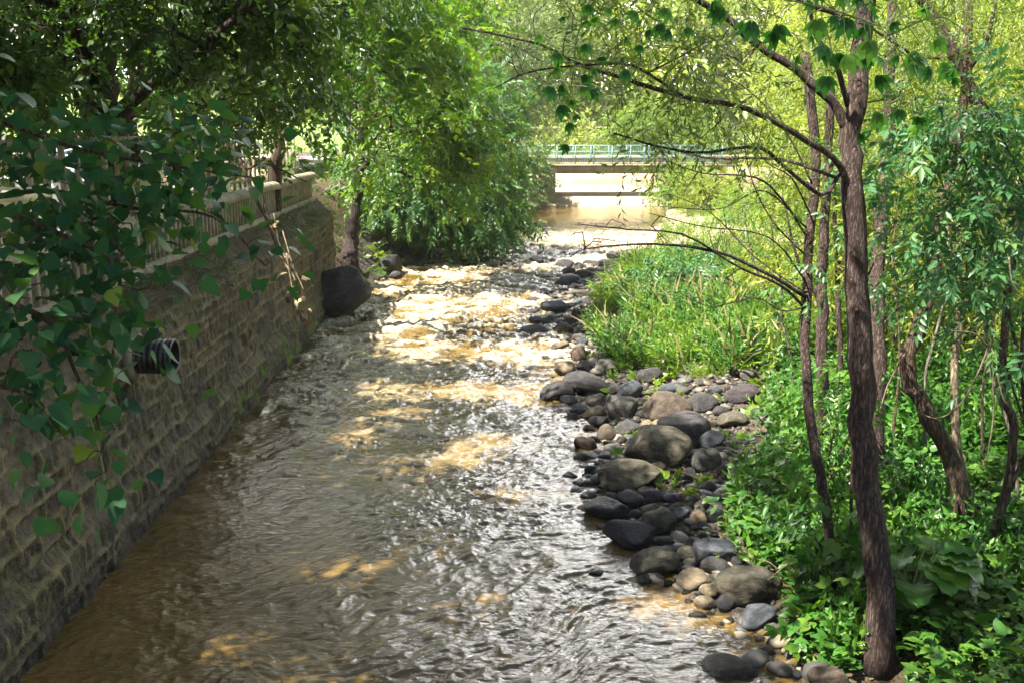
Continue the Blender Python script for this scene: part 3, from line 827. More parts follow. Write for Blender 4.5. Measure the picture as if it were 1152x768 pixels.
gz_ = N(ns, 'ShaderNodeMapRange'); gz_.inputs[1].default_value = .75; gz_.inputs[2].default_value = .35; lk.new(sx.outputs[2], gz_.inputs[0])
gn = ramp(ns, [(.5, (0, 0, 0)), (.56, (1, 1, 1))])
n5 = N(ns, 'ShaderNodeTexNoise', Scale=2.2, Detail=6, Roughness=.7); lk.new(tc.outputs['Object'], n5.inputs[0]); lk.new(n5.outputs[0], gn.inputs[0])
g1 = N(ns, 'ShaderNodeMath', operation='MULTIPLY'); lk.new(gm.outputs[0], g1.inputs[0]); lk.new(gz_.outputs[0], g1.inputs[1])
g2 = N(ns, 'ShaderNodeMath', operation='MULTIPLY'); lk.new(g1.outputs[0], g2.inputs[0]); lk.new(gn.outputs[0], g2.inputs[1])
c5 = N(ns, 'ShaderNodeMixRGB'); lk.new(g2.outputs[0], c5.inputs[0]); lk.new(c4.outputs[0], c5.inputs[1]); c5.inputs[2].default_value = (.075, .13, .012, 1)
p = N(ns, 'ShaderNodeBsdfPrincipled', Roughness=.85); p.inputs['Specular IOR Level'].default_value = .25; lk.new(c5.outputs[0], p.inputs['Base Color'])
b = N(ns, 'ShaderNodeBump', Strength=.6, Distance=.02); lk.new(n4.outputs[0], b.inputs['Height'])
b2 = N(ns, 'ShaderNodeBump', Strength=.6, Distance=.04); lk.new(n1.outputs[0], b2.inputs['Height']); lk.new(b.outputs[0], b2.inputs['Normal']); lk.new(b2.outputs[0], p.inputs['Normal'])
lk.new(p.outputs[0], out.inputs[0])
z4 = np.zeros(4)
w_o = add_mesh('retaining_wall', vv, [np.concatenate([ff, extra]), np.array(endt)], m, smooth=True,
               pattr={'mortar': np.concatenate([mort, z4]), 'block': np.concatenate([btone, z4]), 'ledge': np.concatenate([ledge, z4])})
tag(w_o, 'dark squared stone retaining wall with pale mortar along the left of the river', 'wall')

# ------------------------------------------------------------------ drain pipe
c = at(176, 400, 10.95)
root = thing('drain_pipe', (-3.98, c[1], c[2]), 'black ribbed drain pipe sticking out of the stone wall over the water', 'pipe')
L = .42; xs = np.linspace(-.25, L, 72); r = .190 + .010 * np.sign(np.sin(xs * 2 * np.pi / .058)) 
r[-4:] = .196
pts = np.stack([-4.0 + xs, np.full(72, c[1]), c[2] - .02 * xs], 1)
inn = np.stack([-4.0 + xs[::-1][:40], np.full(40, c[1]), c[2] - .02 * xs[::-1][:40]], 1)
mb = MB(); v, q, t = tube_arrays(pts, r, 40, cap=False); mb.add(v, q)
v2, q2, t2 = tube_arrays(inn[::-1], .165, 40, cap=False); mb.add(v2, q2[:, ::-1])
k0 = 71 * 40; k1 = len(v) + 39 * 40
jj = np.arange(40); mb.q.append(np.stack([k0 + jj, k0 + (jj + 1) % 40, k1 + (jj + 1) % 40, k1 + jj], -1))
mb.build('ribbed_tube', M['pipe_black'], root, smooth=False)
mb = MB(); mb.tube([(-4.06, c[1], c[2]), (-3.985, c[1], c[2])], [.30, .26], 24); mb.build('mortar_collar', M['concrete_cap'], root, smooth=True)

# ------------------------------------------------------------------ fence on the wall
fr_ = thing('baluster_fence', (-4.55, 12, 2.58), 'weathered low concrete fence of narrow bars under a rounded coping on the wall', 'fence')
mb = MB(); mb.box((-4.66, 3, 2.55), (-4.44, WALL_END - .2, 2.72), .02); mb.build('plinth', M['concrete_cap'], fr_)
nseg = 60; yc = np.linspace(3, WALL_END - .2, nseg)
a = np.linspace(0, np.pi, 9); sec = np.stack([-4.55 + .15 * np.cos(a), 3.26 + .09 * np.sin(a)], 1)
sec = np.concatenate([[(-4.40, 3.20)], sec, [(-4.70, 3.20)]])
v = np.concatenate([np.stack([sec[:, 0], np.full(len(sec), y), sec[:, 1] + .012 * math.sin(y * 1.7)], 1) for y in yc]); kk = len(sec)
q = [(i * kk + j, i * kk + (j + 1) % kk, (i + 1) * kk + (j + 1) % kk, (i + 1) * kk + j) for i in range(nseg - 1) for j in range(kk)]
mb = MB(); mb.add(v, q); mb.build('coping', M['concrete_cap'], fr_, smooth=False)
for k, y in enumerate(np.linspace(6.0, WALL_END - .35, 100)):
    mb = MB(); mb.box((-4.59, y - .042, 2.715), (-4.51, y + .042, 3.21), .012); mb.build('baluster', M['picket'], fr_)
rl = thing('tall_railing', (-4.9, 15, 2.66), 'tall brown bar railing with broad cream pillars standing behind the low fence', 'railing')
mb = MB(); mb.box((-4.93, 9.8, 4.28), (-4.87, WALL_END, 4.34)); mb.build('top_rail', M['rail_brown'], rl)
mb = MB(); mb.box((-4.93, 9.8, 3.40), (-4.87, WALL_END, 3.45)); mb.build('bottom_rail', M['rail_brown'], rl)
for y in np.arange(9.9, WALL_END, .42):
    if min(abs(y - k) for k in (10.4, 14.2, 17.9, 21.7)) < .33: continue
    mb = MB(); mb.box((-4.925, y - .035, 2.66), (-4.875, y + .035, 4.40)); mb.build('bar', M['rail_brown'], rl)
for y in (10.4, 14.2, 17.9, 21.7):
    mb = MB(); mb.box((-5.15, y - .27, 2.6), (-4.72, y + .27, 3.75), .03); mb.box((-5.20, y - .32, 3.75), (-4.67, y + .32, 3.85), .03); mb.build('pillar', M['cream'], rl)

# pavement, cream wall, house and car on the upper bank
mb = MB(); mb.box((-12.0, 2, 2.60), (-6.2, 60, 2.69)); o = mb.build('pavement', M['asphalt']); tag(o, kind='structure')
cw = thing('cream_wall', (-13, 20, 2.66), 'long cream plastered garden wall across the road behind the fence', 'wall')
mb = MB(); mb.box((-13.2, 6, 2.5), (-12.9, 48, 3.9)); mb.build('panel', M['cream'], cw)
mb = MB(); mb.box((-13.28, 5.9, 3.9), (-12.82, 48.1, 4.02), .03); mb.build('coping', M['concrete_cap'], cw)
mb = MB(); mb.box((-12.898, 6, 2.6), (-12.86, 48, 3.0)); mb.build('plinth_band', M['concrete_cap'], cw)

def house(name, lo, hi, mat, label, wins, roof='roof_tile', cat='house'):
    x0, y0, z0 = lo; x1, y1, z1 = hi
    h = thing(name, ((x0 + x1) / 2, (y0 + y1) / 2, z0), label, cat)
    mb = MB(); mb.box(lo, hi); mb.build('wall', M[mat], h)
    mb = MB(); ov = .35; zr = z1 + (x1 - x0) * .28; xm = (x0 + x1) / 2
    v = [(x0 - ov, y0 - ov, z1), (x1 + ov, y0 - ov, z1), (x1 + ov, y1 + ov, z1), (x0 - ov, y1 + ov, z1), (xm, y0 + 1.5, zr), (xm, y1 - 1.5, zr), (x0 - ov, y0 - ov, z1 - .15), (x1 + ov, y0 - ov, z1 - .15), (x1 + ov, y1 + ov, z1 - .15), (x0 - ov, y1 + ov, z1 - .15)]
    mb.add(v, [(1, 2, 5, 4), (3, 0, 4, 5), (6, 7, 1, 0), (7, 8, 2, 1), (8, 9, 3, 2), (9, 6, 0, 3), (9, 8, 7, 6)], [(0, 1, 4), (2, 3, 5)]); mb.build('roof', M[roof], h)
    for (face, a, z, w, hh_) in wins:
        if face == 'front':
            f = MB().box((a - w / 2, y0 - .06, z), (a + w / 2, y0 - .002, z + hh_)).build('window', M['white_wall'], h)
            MB().box((a - w / 2 + .08, y0 - .075, z + .08), (a + w / 2 - .08, y0 - .0625, z + hh_ - .08)).build('pane', M['window_dark'], f)
            MB().box((a - w / 2 - .06, y0 - .14, z - .08), (a + w / 2 + .06, y0 - .003, z - .003)).build('sill', M['concrete_cap'], f)
        else:
            f = MB().box((x1 + .002, a - w / 2, z), (x1 + .06, a + w / 2, z + hh_)).build('window', M['white_wall'], h)
            MB().box((x1 + .0625, a - w / 2 + .08, z + .08), (x1 + .075, a + w / 2 - .08, z + hh_ - .08)).build('pane', M['window_dark'], f)
            MB().box((x1 + .003, a - w / 2 - .06, z - .08), (x1 + .14, a + w / 2 + .06, z - .003)).build('sill', M['concrete_cap'], f)
    return h
house('white_house', (-31, 30, 2.5), (-19, 40, 9.0), 'white_wall', 'white plastered house with tiled roof glimpsed through the trees on the upper bank',
      [('front', x, z, 1.2, 1.5) for x in (-29, -25, -21) for z in (3.6, 6.8)] + [('side', y, z, 1.2, 1.5) for y in (32, 35, 38) for z in (3.6, 6.8)])
house('cream_house', (-31, 12, 2.5), (-20, 25, 7.5), 'cream', 'cream house with white window frames behind the cream garden wall',
      [('front', x, z, 1.2, 1.5) for x in (-28, -25, -22) for z in (3.6, 6.4)] + [('side', y, z, 1.2, 1.5) for y in (14, 17.5, 21) for z in (3.6, 6.4)])

# white car on the upper road
car = thing('parked_car', (-8.2, 20.5, 2.69), 'white car parked on the road behind the fence, mostly hidden by leaves', 'car')
def car_x(yv, zv): return yv, zv
side = [(-2.1, .35), (-2.15, .75), (-1.95, .92), (-1.05, 1.0), (-.45, 1.42), (.95, 1.45), (1.65, 1.02), (2.1, .95), (2.15, .40)]
prof2 = np.array(side); nP = len(prof2)
v = []
for xx, sc in ((-.82, .97), (-.70, 1.0), (.70, 1.0), (.82, .97)):
    for (yv, zv) in prof2:
        inset = .10 * (zv > 1.1)
        v.append((-8.2 + (abs(xx) - inset) * np.sign(xx), 20.5 + yv * sc, 2.69 + (zv if abs(xx) < .8 else zv * .96 + .02)))
q = [(a_ * nP + k, a_ * nP + (k + 1) % nP, (a_ + 1) * nP + (k + 1) % nP, (a_ + 1) * nP + k) for a_ in range(3) for k in range(nP)]
mb = MB(); mb.add(v, q)
def fan(vs, a): return [(a, a + k, a + k + 1) for k in range(1, nP - 1)]
mb.t.append(np.array(fan(v, 0))); mb.t.append(np.array([(b_, a_, c_) for a_, b_, c_ in fan(v, 3 * nP)]))
mb.build('body', M['car_paint'], car, smooth=False)
for sx_ in (-1, 1):
    xw = -8.2 + sx_ * .80
    for poly in ([(-.95, 1.03), (-.42, 1.36), (.2, 1.37), (.2, 1.03)], [(.28, 1.03), (.28, 1.37), (.9, 1.38), (1.45, 1.05)]):
        vv2 = [(xw + sx_ * (-.085 * ((z_ - 1.0) / .4) + .012), 20.5 + y_, 2.69 + z_ - .02) for y_, z_ in poly]
        vv2 += [(x_ - sx_ * .02, y_, z_) for x_, y_, z_ in vv2]
        MB().add(vv2, [(0, 1, 2, 3), (7, 6, 5, 4), (0, 4, 5, 1), (1, 5, 6, 2), (2, 6, 7, 3), (3, 7, 4, 0)]).build('side_window', M['window_dark'], car)
    for yw in (-1.35, 1.30):
        w_ = MB().tube([(-8.2 + sx_ * .70, 20.5 + yw, 2.69 + .32), (-8.2 + sx_ * .86, 20.5 + yw, 2.69 + .32)], .32, 20).build('wheel', M['tyre'], car)
        MB().tube([(-8.2 + sx_ * .862, 20.5 + yw, 2.69 + .32), (-8.2 + sx_ * .875, 20.5 + yw, 2.69 + .32)], .19, 16).build('rim', M['car_paint'], w_)
    MB().box((-8.2 + sx_ * .6 - .15, 18.33, 2.69 + .66), (-8.2 + sx_ * .6 + .15, 18.37, 2.69 + .82)).build('headlight', M['window_dark'], car)
MB().add([(-8.85, 19.50, 3.72), (-7.55, 19.50, 3.72), (-7.65, 20.02, 4.08), (-8.75, 20.02, 4.08), (-8.85, 19.48, 3.72), (-7.55, 19.48, 3.72), (-7.65, 20.0, 4.09), (-8.75, 20.0, 4.09)], [(4, 5, 6, 7), (3, 2, 1, 0), (0, 1, 5, 4), (1, 2, 6, 5), (2, 3, 7, 6), (3, 0, 4, 7)]).build('windscreen', M['window_dark'], car)

# ------------------------------------------------------------------ footbridge and what stands beyond it
A = at(588, 190, 57)
BY = 57.0; zd0 = at(650, 195, BY)[2]; zd1 = at(650, 186, BY)[2]
xa = at(540, 190, BY)[0]; xb = at(812, 190, BY)[0]
br = thing('footbridge', ((xa + xb) / 2, BY, 0), 'pale concrete footbridge with thin teal railing crossing the river far off', 'bridge')
mb = MB(); mb.box((xa, BY - .9, zd0 + .02), (xb, BY + .9, zd1), .04); mb.build('deck', M['deck'], br)
mb = MB(); mb.box((xa, BY - .98, zd1), (xb, BY - .80, zd1 + .05), .01); mb.box((xa, BY + .80, zd1), (xb, BY + .98, zd1 + .10), .02); mb.build('kerb', M['far_wall'], br)
for yy_ in (BY - .85, BY + .85):
    for zt in (.42, .74, 1.08):
        MB().tube([(xa, yy_, zd1 + zt), (xb, yy_, zd1 + zt)], .026, 6).build('rail', M['rail_teal'], br)
    for k, xp in enumerate(np.linspace(xa + .2, xb - .2, 14)):
        MB().box((xp - .03, yy_ - .03, zd1 + .09), (xp + .03, yy_ + .03, zd1 + 1.1)).build('post', M['rail_teal'], br)
    mb = MB()
    for xp in np.arange(xa + .25, xb - .2, .14): mb.tube([(xp, yy_, zd1 + .10), (xp, yy_, zd1 + 1.06)], .009, 4, cap=False)
    mb.build('bar_screen', M['rail_teal'], br)
pc = at(617, 213, BY + .1)
ap = MB(); ap.add([(xa - 1, 55.6, -.6), (xb + 8, 55.6, -.6), (xb + 8, 56.5, .62), (xa - 1, 56.5, .62), (xa - 1, 65.3, .70), (xb + 8, 65.3, .70), (xa - 1, 65.3, -.6), (xb + 8, 65.3, -.6)], [(0, 1, 2, 3), (3, 2, 5, 4), (4, 5, 7, 6), (0, 3, 4, 6), (1, 7, 5, 2)])
tag(ap.build('river_weir', M['far_wall']), 'sunlit sandy concrete weir step under the footbridge', 'weir')
MB().box((pc[0] - .55, BY - .8, -.8), (pc[0] + .35, BY + .8, zd0 + .02), .06).build('pier', M['deck'], br)
MB().box((xb - 2.0, BY - 1.2, -.8), (xb + .4, BY + 1.2, zd0 + .018), .05).build('abutment', M['far_wall'], br)
MB().box((xa - .2, BY - 1.2, -.8), (xa + 1.4, BY + 1.2, zd0 + .018), .05).build('abutment', M['far_wall'], br)
fw = thing('far_embankment_wall', (8, 65.5, 0), 'sunlit sandy embankment wall beyond the footbridge', 'wall')
mb = MB(); mb.box((-8, 65.2, -1), (40, 65.9, 2.35)); mb.build('wall_face', M['far_wall'], fw)
mb = MB(); mb.box((-8, 65.05, 2.35), (40, 66.0, 2.52), .04); mb.build('coping', M['deck'], fw)
ph = thing('pale_house', (4, 75, 2.3), 'low pale pinkish building seen above the footbridge through branches', 'house')
MB().box((-1, 71.5, 2.2), (9.5, 78, 4.1)).build('wall', M['pale_house'], ph)
MB().box((-1.3, 71.2, 4.1), (9.8, 78.3, 4.3), .05).build('roof', M['deck'], ph)
for x in (1.2, 3.6, 6.0, 8.2):
    f = MB().box((x - .5, 71.44, 2.9), (x + .5, 71.498, 3.8)).build('window', M['deck'], ph)
    MB().box((x - .42, 71.42, 2.98), (x + .42, 71.437, 3.72)).build('pane', M['window_dark'], f)
# ------------------------------------------------------------------ stones
import bmesh
def ico(sub):
    bm = bmesh.new(); bmesh.ops.create_icosphere(bm, subdivisions=sub, radius=1)
    bm.verts.ensure_lookup_table()
    v = np.array([x.co[:] for x in bm.verts]); f = np.array([[x.index for x in p.verts] for p in bm.faces]); bm.free()
    return v, f
ICO = {k: ico(k) for k in (2, 4, 5)}
def n3(v, seed, sc):
    r = np.random.default_rng(seed); s = 0
    for k in range(7):
        w = r.normal(0, 1, 3); w *= sc * (1.25 ** k) / np.linalg.norm(w); s = s + np.sin(v @ w + r.uniform(0, 6.3)) / (1.2 ** k)
    return s / 4
def rock(seed, sub=4, p=14, amp=.06):
    r = np.random.default_rng(seed)
    v, f = ICO[sub]
    k = r.integers(8, 13)
    nn = norm(r.normal(0, 1, (k, 3)))
    if seed >= 120: nn = norm(np.concatenate([np.eye(3), -np.eye(3), nn[:3]]) + r.normal(0, .22, (9, 3))); k = 9; p = 16
    d = r.uniform(.60, 1.0, k)
    s = (np.maximum(v @ nn.T, 0) / d) ** p
    rad = np.minimum((s.sum(1) + .35) ** (-1 / p), 1.15)
    v2 = v * (rad * (1 + amp * n3(v, seed, 3.5) + amp * .35 * n3(v, seed + 1, 11)))[:, None]
    mn, mx = v2.min(0), v2.max(0)
    return (v2 - (mn + mx) / 2) / ((mx - mn) / 2), f
def stone_mat(name, a, b, c, rough=.6, rough2=.85):
    m, nt, ns, lk = mat_new(name)
    out = N(ns, 'ShaderNodeOutputMaterial'); tc = N(ns, 'ShaderNodeTexCoord'); oi = N(ns, 'ShaderNodeObjectInfo')
    off = N(ns, 'ShaderNodeVectorMath', operation='ADD'); lk.new(tc.outputs['Object'], off.inputs[0])
    sc_ = N(ns, 'ShaderNodeMath', operation='MULTIPLY'); sc_.inputs[1].default_value = 40; lk.new(oi.outputs['Random'], sc_.inputs[0]); lk.new(sc_.outputs[0], off.inputs[1])
    n1 = N(ns, 'ShaderNodeTexNoise', Scale=2.2, Detail=9, Roughness=.65, Distortion=.6); lk.new(off.outputs[0], n1.inputs[0])
    n2 = N(ns, 'ShaderNodeTexNoise', Scale=26, Detail=6, Roughness=.7); lk.new(off.outputs[0], n2.inputs[0])
    n3_ = N(ns, 'ShaderNodeTexNoise', Scale=7, Detail=8, Roughness=.7); lk.new(off.outputs[0], n3_.inputs[0])
    r = ramp(ns, [(.30, a), (.5, b), (.72, c)]); lk.new(n1.outputs[0], r.inputs[0])
    sp = ramp(ns, [(.36, (.45, .45, .45)), (.52, (1, 1, 1)), (.68, (1.5, 1.45, 1.35))]); lk.new(n2.outputs[0], sp.inputs[0])
    mu = N(ns, 'ShaderNodeMixRGB', blend_type='MULTIPLY'); mu.inputs[0].default_value = .75; lk.new(r.outputs[0], mu.inputs[1]); lk.new(sp.outputs[0], mu.inputs[2])
    # grey green lichen and dried silt
    li = ramp(ns, [(.58, (0, 0, 0)), (.66, (.55, .55, .55))]); lk.new(n3_.outputs[0], li.inputs[0])
    ml = N(ns, 'ShaderNodeMixRGB'); lk.new(li.outputs[0], ml.inputs[0]); lk.new(mu.outputs[0], ml.inputs[1]); ml.inputs[2].default_value = (.15, .135, .085, 1)
    # wet below the splash line of the river
    ge = N(ns, 'ShaderNodeNewGeometry'); sz = N(ns, 'ShaderNodeSeparateXYZ'); lk.new(ge.outputs['Position'], sz.inputs[0])
    zz_ = N(ns, 'ShaderNodeMath', operation='MULTIPLY_ADD'); zz_.inputs[1].default_value = .10; lk.new(n3_.outputs[0], zz_.inputs[0]); lk.new(sz.outputs[2], zz_.inputs[2])
    wt_ = N(ns, 'ShaderNodeMapRange'); wt_.inputs[1].default_value = .10; wt_.inputs[2].default_value = .17; wt_.inputs[3].default_value = 1; wt_.inputs[4].default_value = 0; lk.new(zz_.outputs[0], wt_.inputs[0])
    mw = N(ns, 'ShaderNodeMixRGB', blend_type='MULTIPLY'); lk.new(wt_.outputs[0], mw.inputs[0]); lk.new(ml.outputs[0], mw.inputs[1]); mw.inputs[2].default_value = (.38, .36, .35, 1)
    p = N(ns, 'ShaderNodeBsdfPrincipled'); p.inputs['Specular IOR Level'].default_value = .4
    lk.new(mw.outputs[0], p.inputs['Base Color'])
    ro = N(ns, 'ShaderNodeMapRange'); ro.inputs[3].default_value = rough2; ro.inputs[4].default_value = .18; lk.new(wt_.outputs[0], ro.inputs[0]); lk.new(ro.outputs[0], p.inputs['Roughness'])
    b1 = N(ns, 'ShaderNodeBump', Strength=.7, Distance=.05); lk.new(n3_.outputs[0], b1.inputs['Height'])
    b2 = N(ns, 'ShaderNodeBump', Strength=.6, Distance=.02); lk.new(n2.outputs[0], b2.inputs['Height']); lk.new(b1.outputs[0], b2.inputs['Normal']); lk.new(b2.outputs[0], p.inputs['Normal'])
    lk.new(p.outputs[0], out.inputs[0])
    return m
SM = {
    'black': stone_mat('stone_black', (.012, .011, .014), (.022, .021, .025), (.045, .042, .046), .28, .5),
    'dark grey': stone_mat('stone_dark', (.016, .015, .018), (.036, .034, .037), (.075, .070, .068), .5),
    'purple grey': stone_mat('stone_purple', (.020, .016, .021), (.042, .035, .042), (.085, .072, .080)),
    'blue grey': stone_mat('stone_blue', (.030, .035, .044), (.058, .066, .080), (.110, .120, .138)),
    'grey': stone_mat('stone_grey', (.040, .037, .034), (.085, .080, .072), (.165, .152, .135)),
    'olive': stone_mat('stone_olive', (.024, .021, .015), (.056, .050, .035), (.125, .110, .075)),
    'brown': stone_mat('stone_brown', (.030, .022, .016), (.066, .049, .036), (.130, .100, .074)),
    'tan': stone_mat('stone_tan', (.085, .066, .040), (.165, .132, .085), (.290, .240, .165)),
}
ROCKS = {}
def rock_mesh(var, col, sub=4):
    k = (var, col, sub)
    if k not in ROCKS:
        v, f = rock(100 + var, sub)
        o = add_mesh('stone', v, f, SM[col], smooth=True)
        ROCKS[k] = o.data
        bpy.data.objects.remove(o)
    return ROCKS[k]
PLACED = []
def put_stone(cx, cy, w, h, col, label=None, cat=None, name='stone', group='river stones on the bank', sub=4, z=None, sink=.12, tilt=.12, var=None):
    r = random.Random(int(cx * 977 + cy * 131))
    yb = cy + .36 * h
    g = gz(cx, yb, z) if z is not None else gt(cx, yb)
    _, _, dep = proj(g)
    W = w * dep / F
    al = math.asin(min(.9, (H - g[2]) / np.linalg.norm(g - CAM)))
    D = W * r.uniform(.65, .85)
    Hs = math.sqrt(max((h * dep / F) ** 2 - (D * math.sin(al)) ** 2, (.42 * W) ** 2)) / math.cos(al)
    Hs = min(Hs, W * 1.1)
    o = bpy.data.objects.new(name, rock_mesh(r.randrange(14) if var is None else var, col, sub)); COL.objects.link(o)
    o.scale = (W * .52, D * .52, Hs * .56)
    o.rotation_euler = (r.uniform(-tilt, tilt) + (.32 if var == 24 else 0), r.uniform(-tilt, tilt) + (.35 if var == 24 else 0), r.choice([0, math.pi]) + r.uniform(-.35, .35))
    o.location = (g[0], g[1] + D * .15, g[2] + Hs * (.5 - sink))
    PLACED.append(dict(o=o, cx=cx, cy=cy, w=w, h=h, col=col, label=label, W=W))
    tag(o, label, cat or ('boulder' if W > .55 else 'stone'), group)
    return o
BIG = [
    (741, 508, 74, 48, 'olive', 'largest rounded olive boulder on the bank, with two sunlit patches'),
    (769, 488, 62, 36, 'dark grey', 'dark slab of rock leaning behind the largest rounded boulder'),
    (846, 661, 78, 40, 'olive', 'broad brown boulder with a flat sunlit top at the edge of the undergrowth'),
    (793, 518, 34, 26, 'grey', 'smooth grey stone touching the right end of the largest boulder'),
    (802, 497, 28, 22, 'blue grey', 'pale blue grey stone behind the smooth grey stone by the largest boulder'),
    (752, 459, 52, 33, 'brown', 'tan overhanging boulder in sun with a small yellow seedling on its left'),
    (698, 461, 36, 27, 'grey', 'grey green stone with one flat slanting face left of the tan boulder'),
    (660, 432, 54, 26, 'dark grey', 'wide dark hump of a boulder at the upper water edge'),
    (627, 443, 38, 24, 'dark grey', 'dark rounded stone furthest out into the water below the meadow'),
    (709, 440, 27, 21, 'blue grey', 'faceted blue grey stone behind the slanting grey green one'),
    (731, 424, 28, 20, 'dark grey', 'dark stone against the foot of the tall meadow grass'),
    (756, 438, 33, 16, 'blue grey', 'flat blue grey stone between the meadow grass and the tan boulder'),
    (836, 444, 39, 23, 'purple grey', 'large purple grey stone by the grass on the upper right of the gravel bar'),
    (791, 453, 32, 20, 'dark grey', 'dark stone right behind the tan overhanging boulder'),
    (713, 605, 63, 28, 'purple grey', 'long smooth dark purple boulder jutting into the shallow water'),
    (737, 634, 55, 33, 'olive', 'thick rounded olive boulder at the waterline with a flat lit top'),
    (782, 652, 41, 20, 'tan', 'tan wedge shaped stone left of the broad brown boulder'),
    (794, 680, 26, 16, 'tan', 'small pale yellow stone in the sun at the waterline'),
    (802, 665, 28, 16, 'tan', 'cracked tan stone just above the small pale yellow stone'),
    (817, 680, 20, 20, 'black', 'black wet stone between the pale yellow stone and the broad brown boulder'),
    (852, 695, 44, 25, 'blue grey', 'dark blue grey rounded stone below the broad brown boulder'),
    (820, 760, 64, 28, 'brown', 'grey brown boulder cut by the lower edge of the photo at the waterline'),
    (932, 760, 44, 25, 'brown', 'brown boulder at the lower edge close to the thick tree foot'),
    (708, 543, 70, 19, 'olive', 'long low brown stone lying in front of the largest boulder'),
    (735, 530, 32, 17, 'brown', 'reddish brown block wedged under the front of the largest boulder'),
    (707, 525, 29, 17, 'dark grey', 'dark stone left below the largest boulder'),
    (803, 622, 47, 29, 'blue grey', 'bluish slanted slab above the broad brown boulder'),
    (806, 637, 33, 20, 'dark grey', 'dark rounded stone in front of the bluish slanted slab'),
    (741, 588, 38, 28, 'olive', 'tilted olive block above the long dark purple boulder'),
    (683, 578, 52, 13, 'black', 'flat black wet rock awash in the shallows'),
    (659, 500, 25, 20, 'brown', 'dark brown round stone at the waterline left of the largest boulder'),
    (600, 376, 34, 17, 'purple grey', 'dark boulder out in the stream beside the upper meadow'),
    (624, 347, 30, 15, 'blue grey', 'rounded blue stone at the upper stream edge'),
    (643, 316, 27, 12, 'blue grey', 'blue grey stone in the far shallows above the rounded blue one'),
    (383, 333, 66, 52, 'dark grey', 'big square dark boulder standing in the water at the end of the stone wall'),
    (428, 302, 44, 26, 'black', 'dark boulder under the overhanging trees beyond the big square one'),
    (636, 417, 24, 19, 'tan', 'whitish sunlit stone at the stream edge above the wide dark hump'),
    (671, 645, 17, 8, 'black', 'lone small black stone barely breaking the water'),
]
SMALL = """764 579 28 15 blue grey;775 570 15 11 grey;731 573 21 13 tan;708 564 28 18 dark grey;748 610 26 14 dark grey;773 623 24 17 olive;782 611 20 13 dark grey;888 689 18 13 dark grey;903 691 19 12 tan;
786 695 22 9 black;831 632 15 13 dark grey;732 654 32 10 black;670 451 25 16 grey;683 413 27 18 grey;660 413 23 13 purple grey;633 429 22 10 tan;611 405 22 11 dark grey;688 438 18 13 dark grey;
825 472 34 16 olive;670 466 28 15 tan;674 475 23 13 dark grey;683 488 24 19 brown;708 483 32 11 dark grey;690 502 24 12 black;695 509 30 11 black;727 477 13 9 tan;743 477 20 9 tan;777 470 31 13 brown;
641 537 19 12 black;662 545 25 11 black;713 562 26 17 purple grey;735 558 27 15 purple grey;660 516 28 10 black;686 516 26 9 black;578 381 17 6 black;599 341 21 8 black;601 352 15 8 dark grey;616 361 15 11 blue grey;
603 361 15 8 dark grey;635 372 26 16 olive;629 390 23 10 tan;652 399 20 18 brown;672 408 22 14 grey;572 359 16 5 black;657 309 22 9 purple grey;603 295 18 10 black;621 298 20 9 dark grey;636 299 22 12 black;
664 297 16 8 black;579 325 12 5 black;569 315 10 4 black;618 316 22 6 black;844 423 22 14 grey;823 418 18 14 dark grey;868 424 20 14 tan;850 408 16 9 tan;455 296 32 20 black;488 288 30 15 black;512 280 22 12 black;405 312 22 12 black;470 300 18 10 black;535 272 20 9 black;500 293 16 8 dark grey;395 300 26 16 black;445 310 16 9 dark grey;612 330 18 9 dark grey;622 336 14 8 black;632 320 18 9 purple grey;640 306 18 9 dark grey;652 300 16 8 grey;648 323 16 8 dark grey;660 318 18 8 blue grey;668 305 18 8 dark grey;680 296 18 8 purple grey;690 288 16 7 dark grey;628 312 14 7 black;655 330 15 8 olive;662 340 15 9 dark grey;650 352 16 10 dark grey;642 362 16 10 purple grey;655 372 18 12 grey;625 372 16 9 dark grey;590 366 14 6 black;
640 452 20 12 dark grey;652 462 20 13 blue grey;645 470 16 11 dark grey;668 496 15 10 dark grey;720 452 14 9 grey;735 442 12 9 olive;770 440 18 10 grey;804 440 18 12 blue grey;812 462 20 11 dark grey;790 480 14 8 grey;
722 545 16 8 dark grey;700 585 18 9 black;722 588 15 9 dark grey;760 600 18 10 blue grey;777 588 14 9 grey;790 603 14 8 dark grey;760 640 16 11 dark grey;765 655 14 9 black;772 668 14 9 black;835 690 18 10 black;
872 705 14 9 grey;800 712 14 6 black;662 483 14 9 brown;700 495 13 9 dark grey;716 500 14 10 dark grey;655 385 14 10 blue grey;640 345 14 8 dark grey;650 340 15 8 blue grey;645 330 14 8 grey;634 327 12 6 dark grey"""
for b_ in BIG: put_stone(*b_[:5], label=b_[5], sub=5 if b_[2] > 40 else 4, var={383: 24, 428: 20, 698: 22, 709: 23, 735: 24, 769: 20, 803: 22, 741: 23 if b_[1] > 550 else None, 753: 25}.get(b_[0]), z=(0.02 if b_[0] in (428,) or b_[4] == 'black' else None))
for s in SMALL.replace('\n', '').split(';'):
    p_ = s.split(); put_stone(*map(float, p_[:4]), ' '.join(p_[4:]), z=(-.02 if p_[4] == 'black' else None))
poly = [(598, 352), (630, 310), (675, 290), (690, 300), (664, 335), (668, 400), (700, 425), (780, 432), (862, 412), (868, 452), (832, 482), (818, 540), (803, 600), (832, 640), (885, 680), (878, 740), (846, 735), (800, 695), (742, 660), (700, 622), (662, 582), (640, 547), (655, 505), (622, 452), (604, 402)]
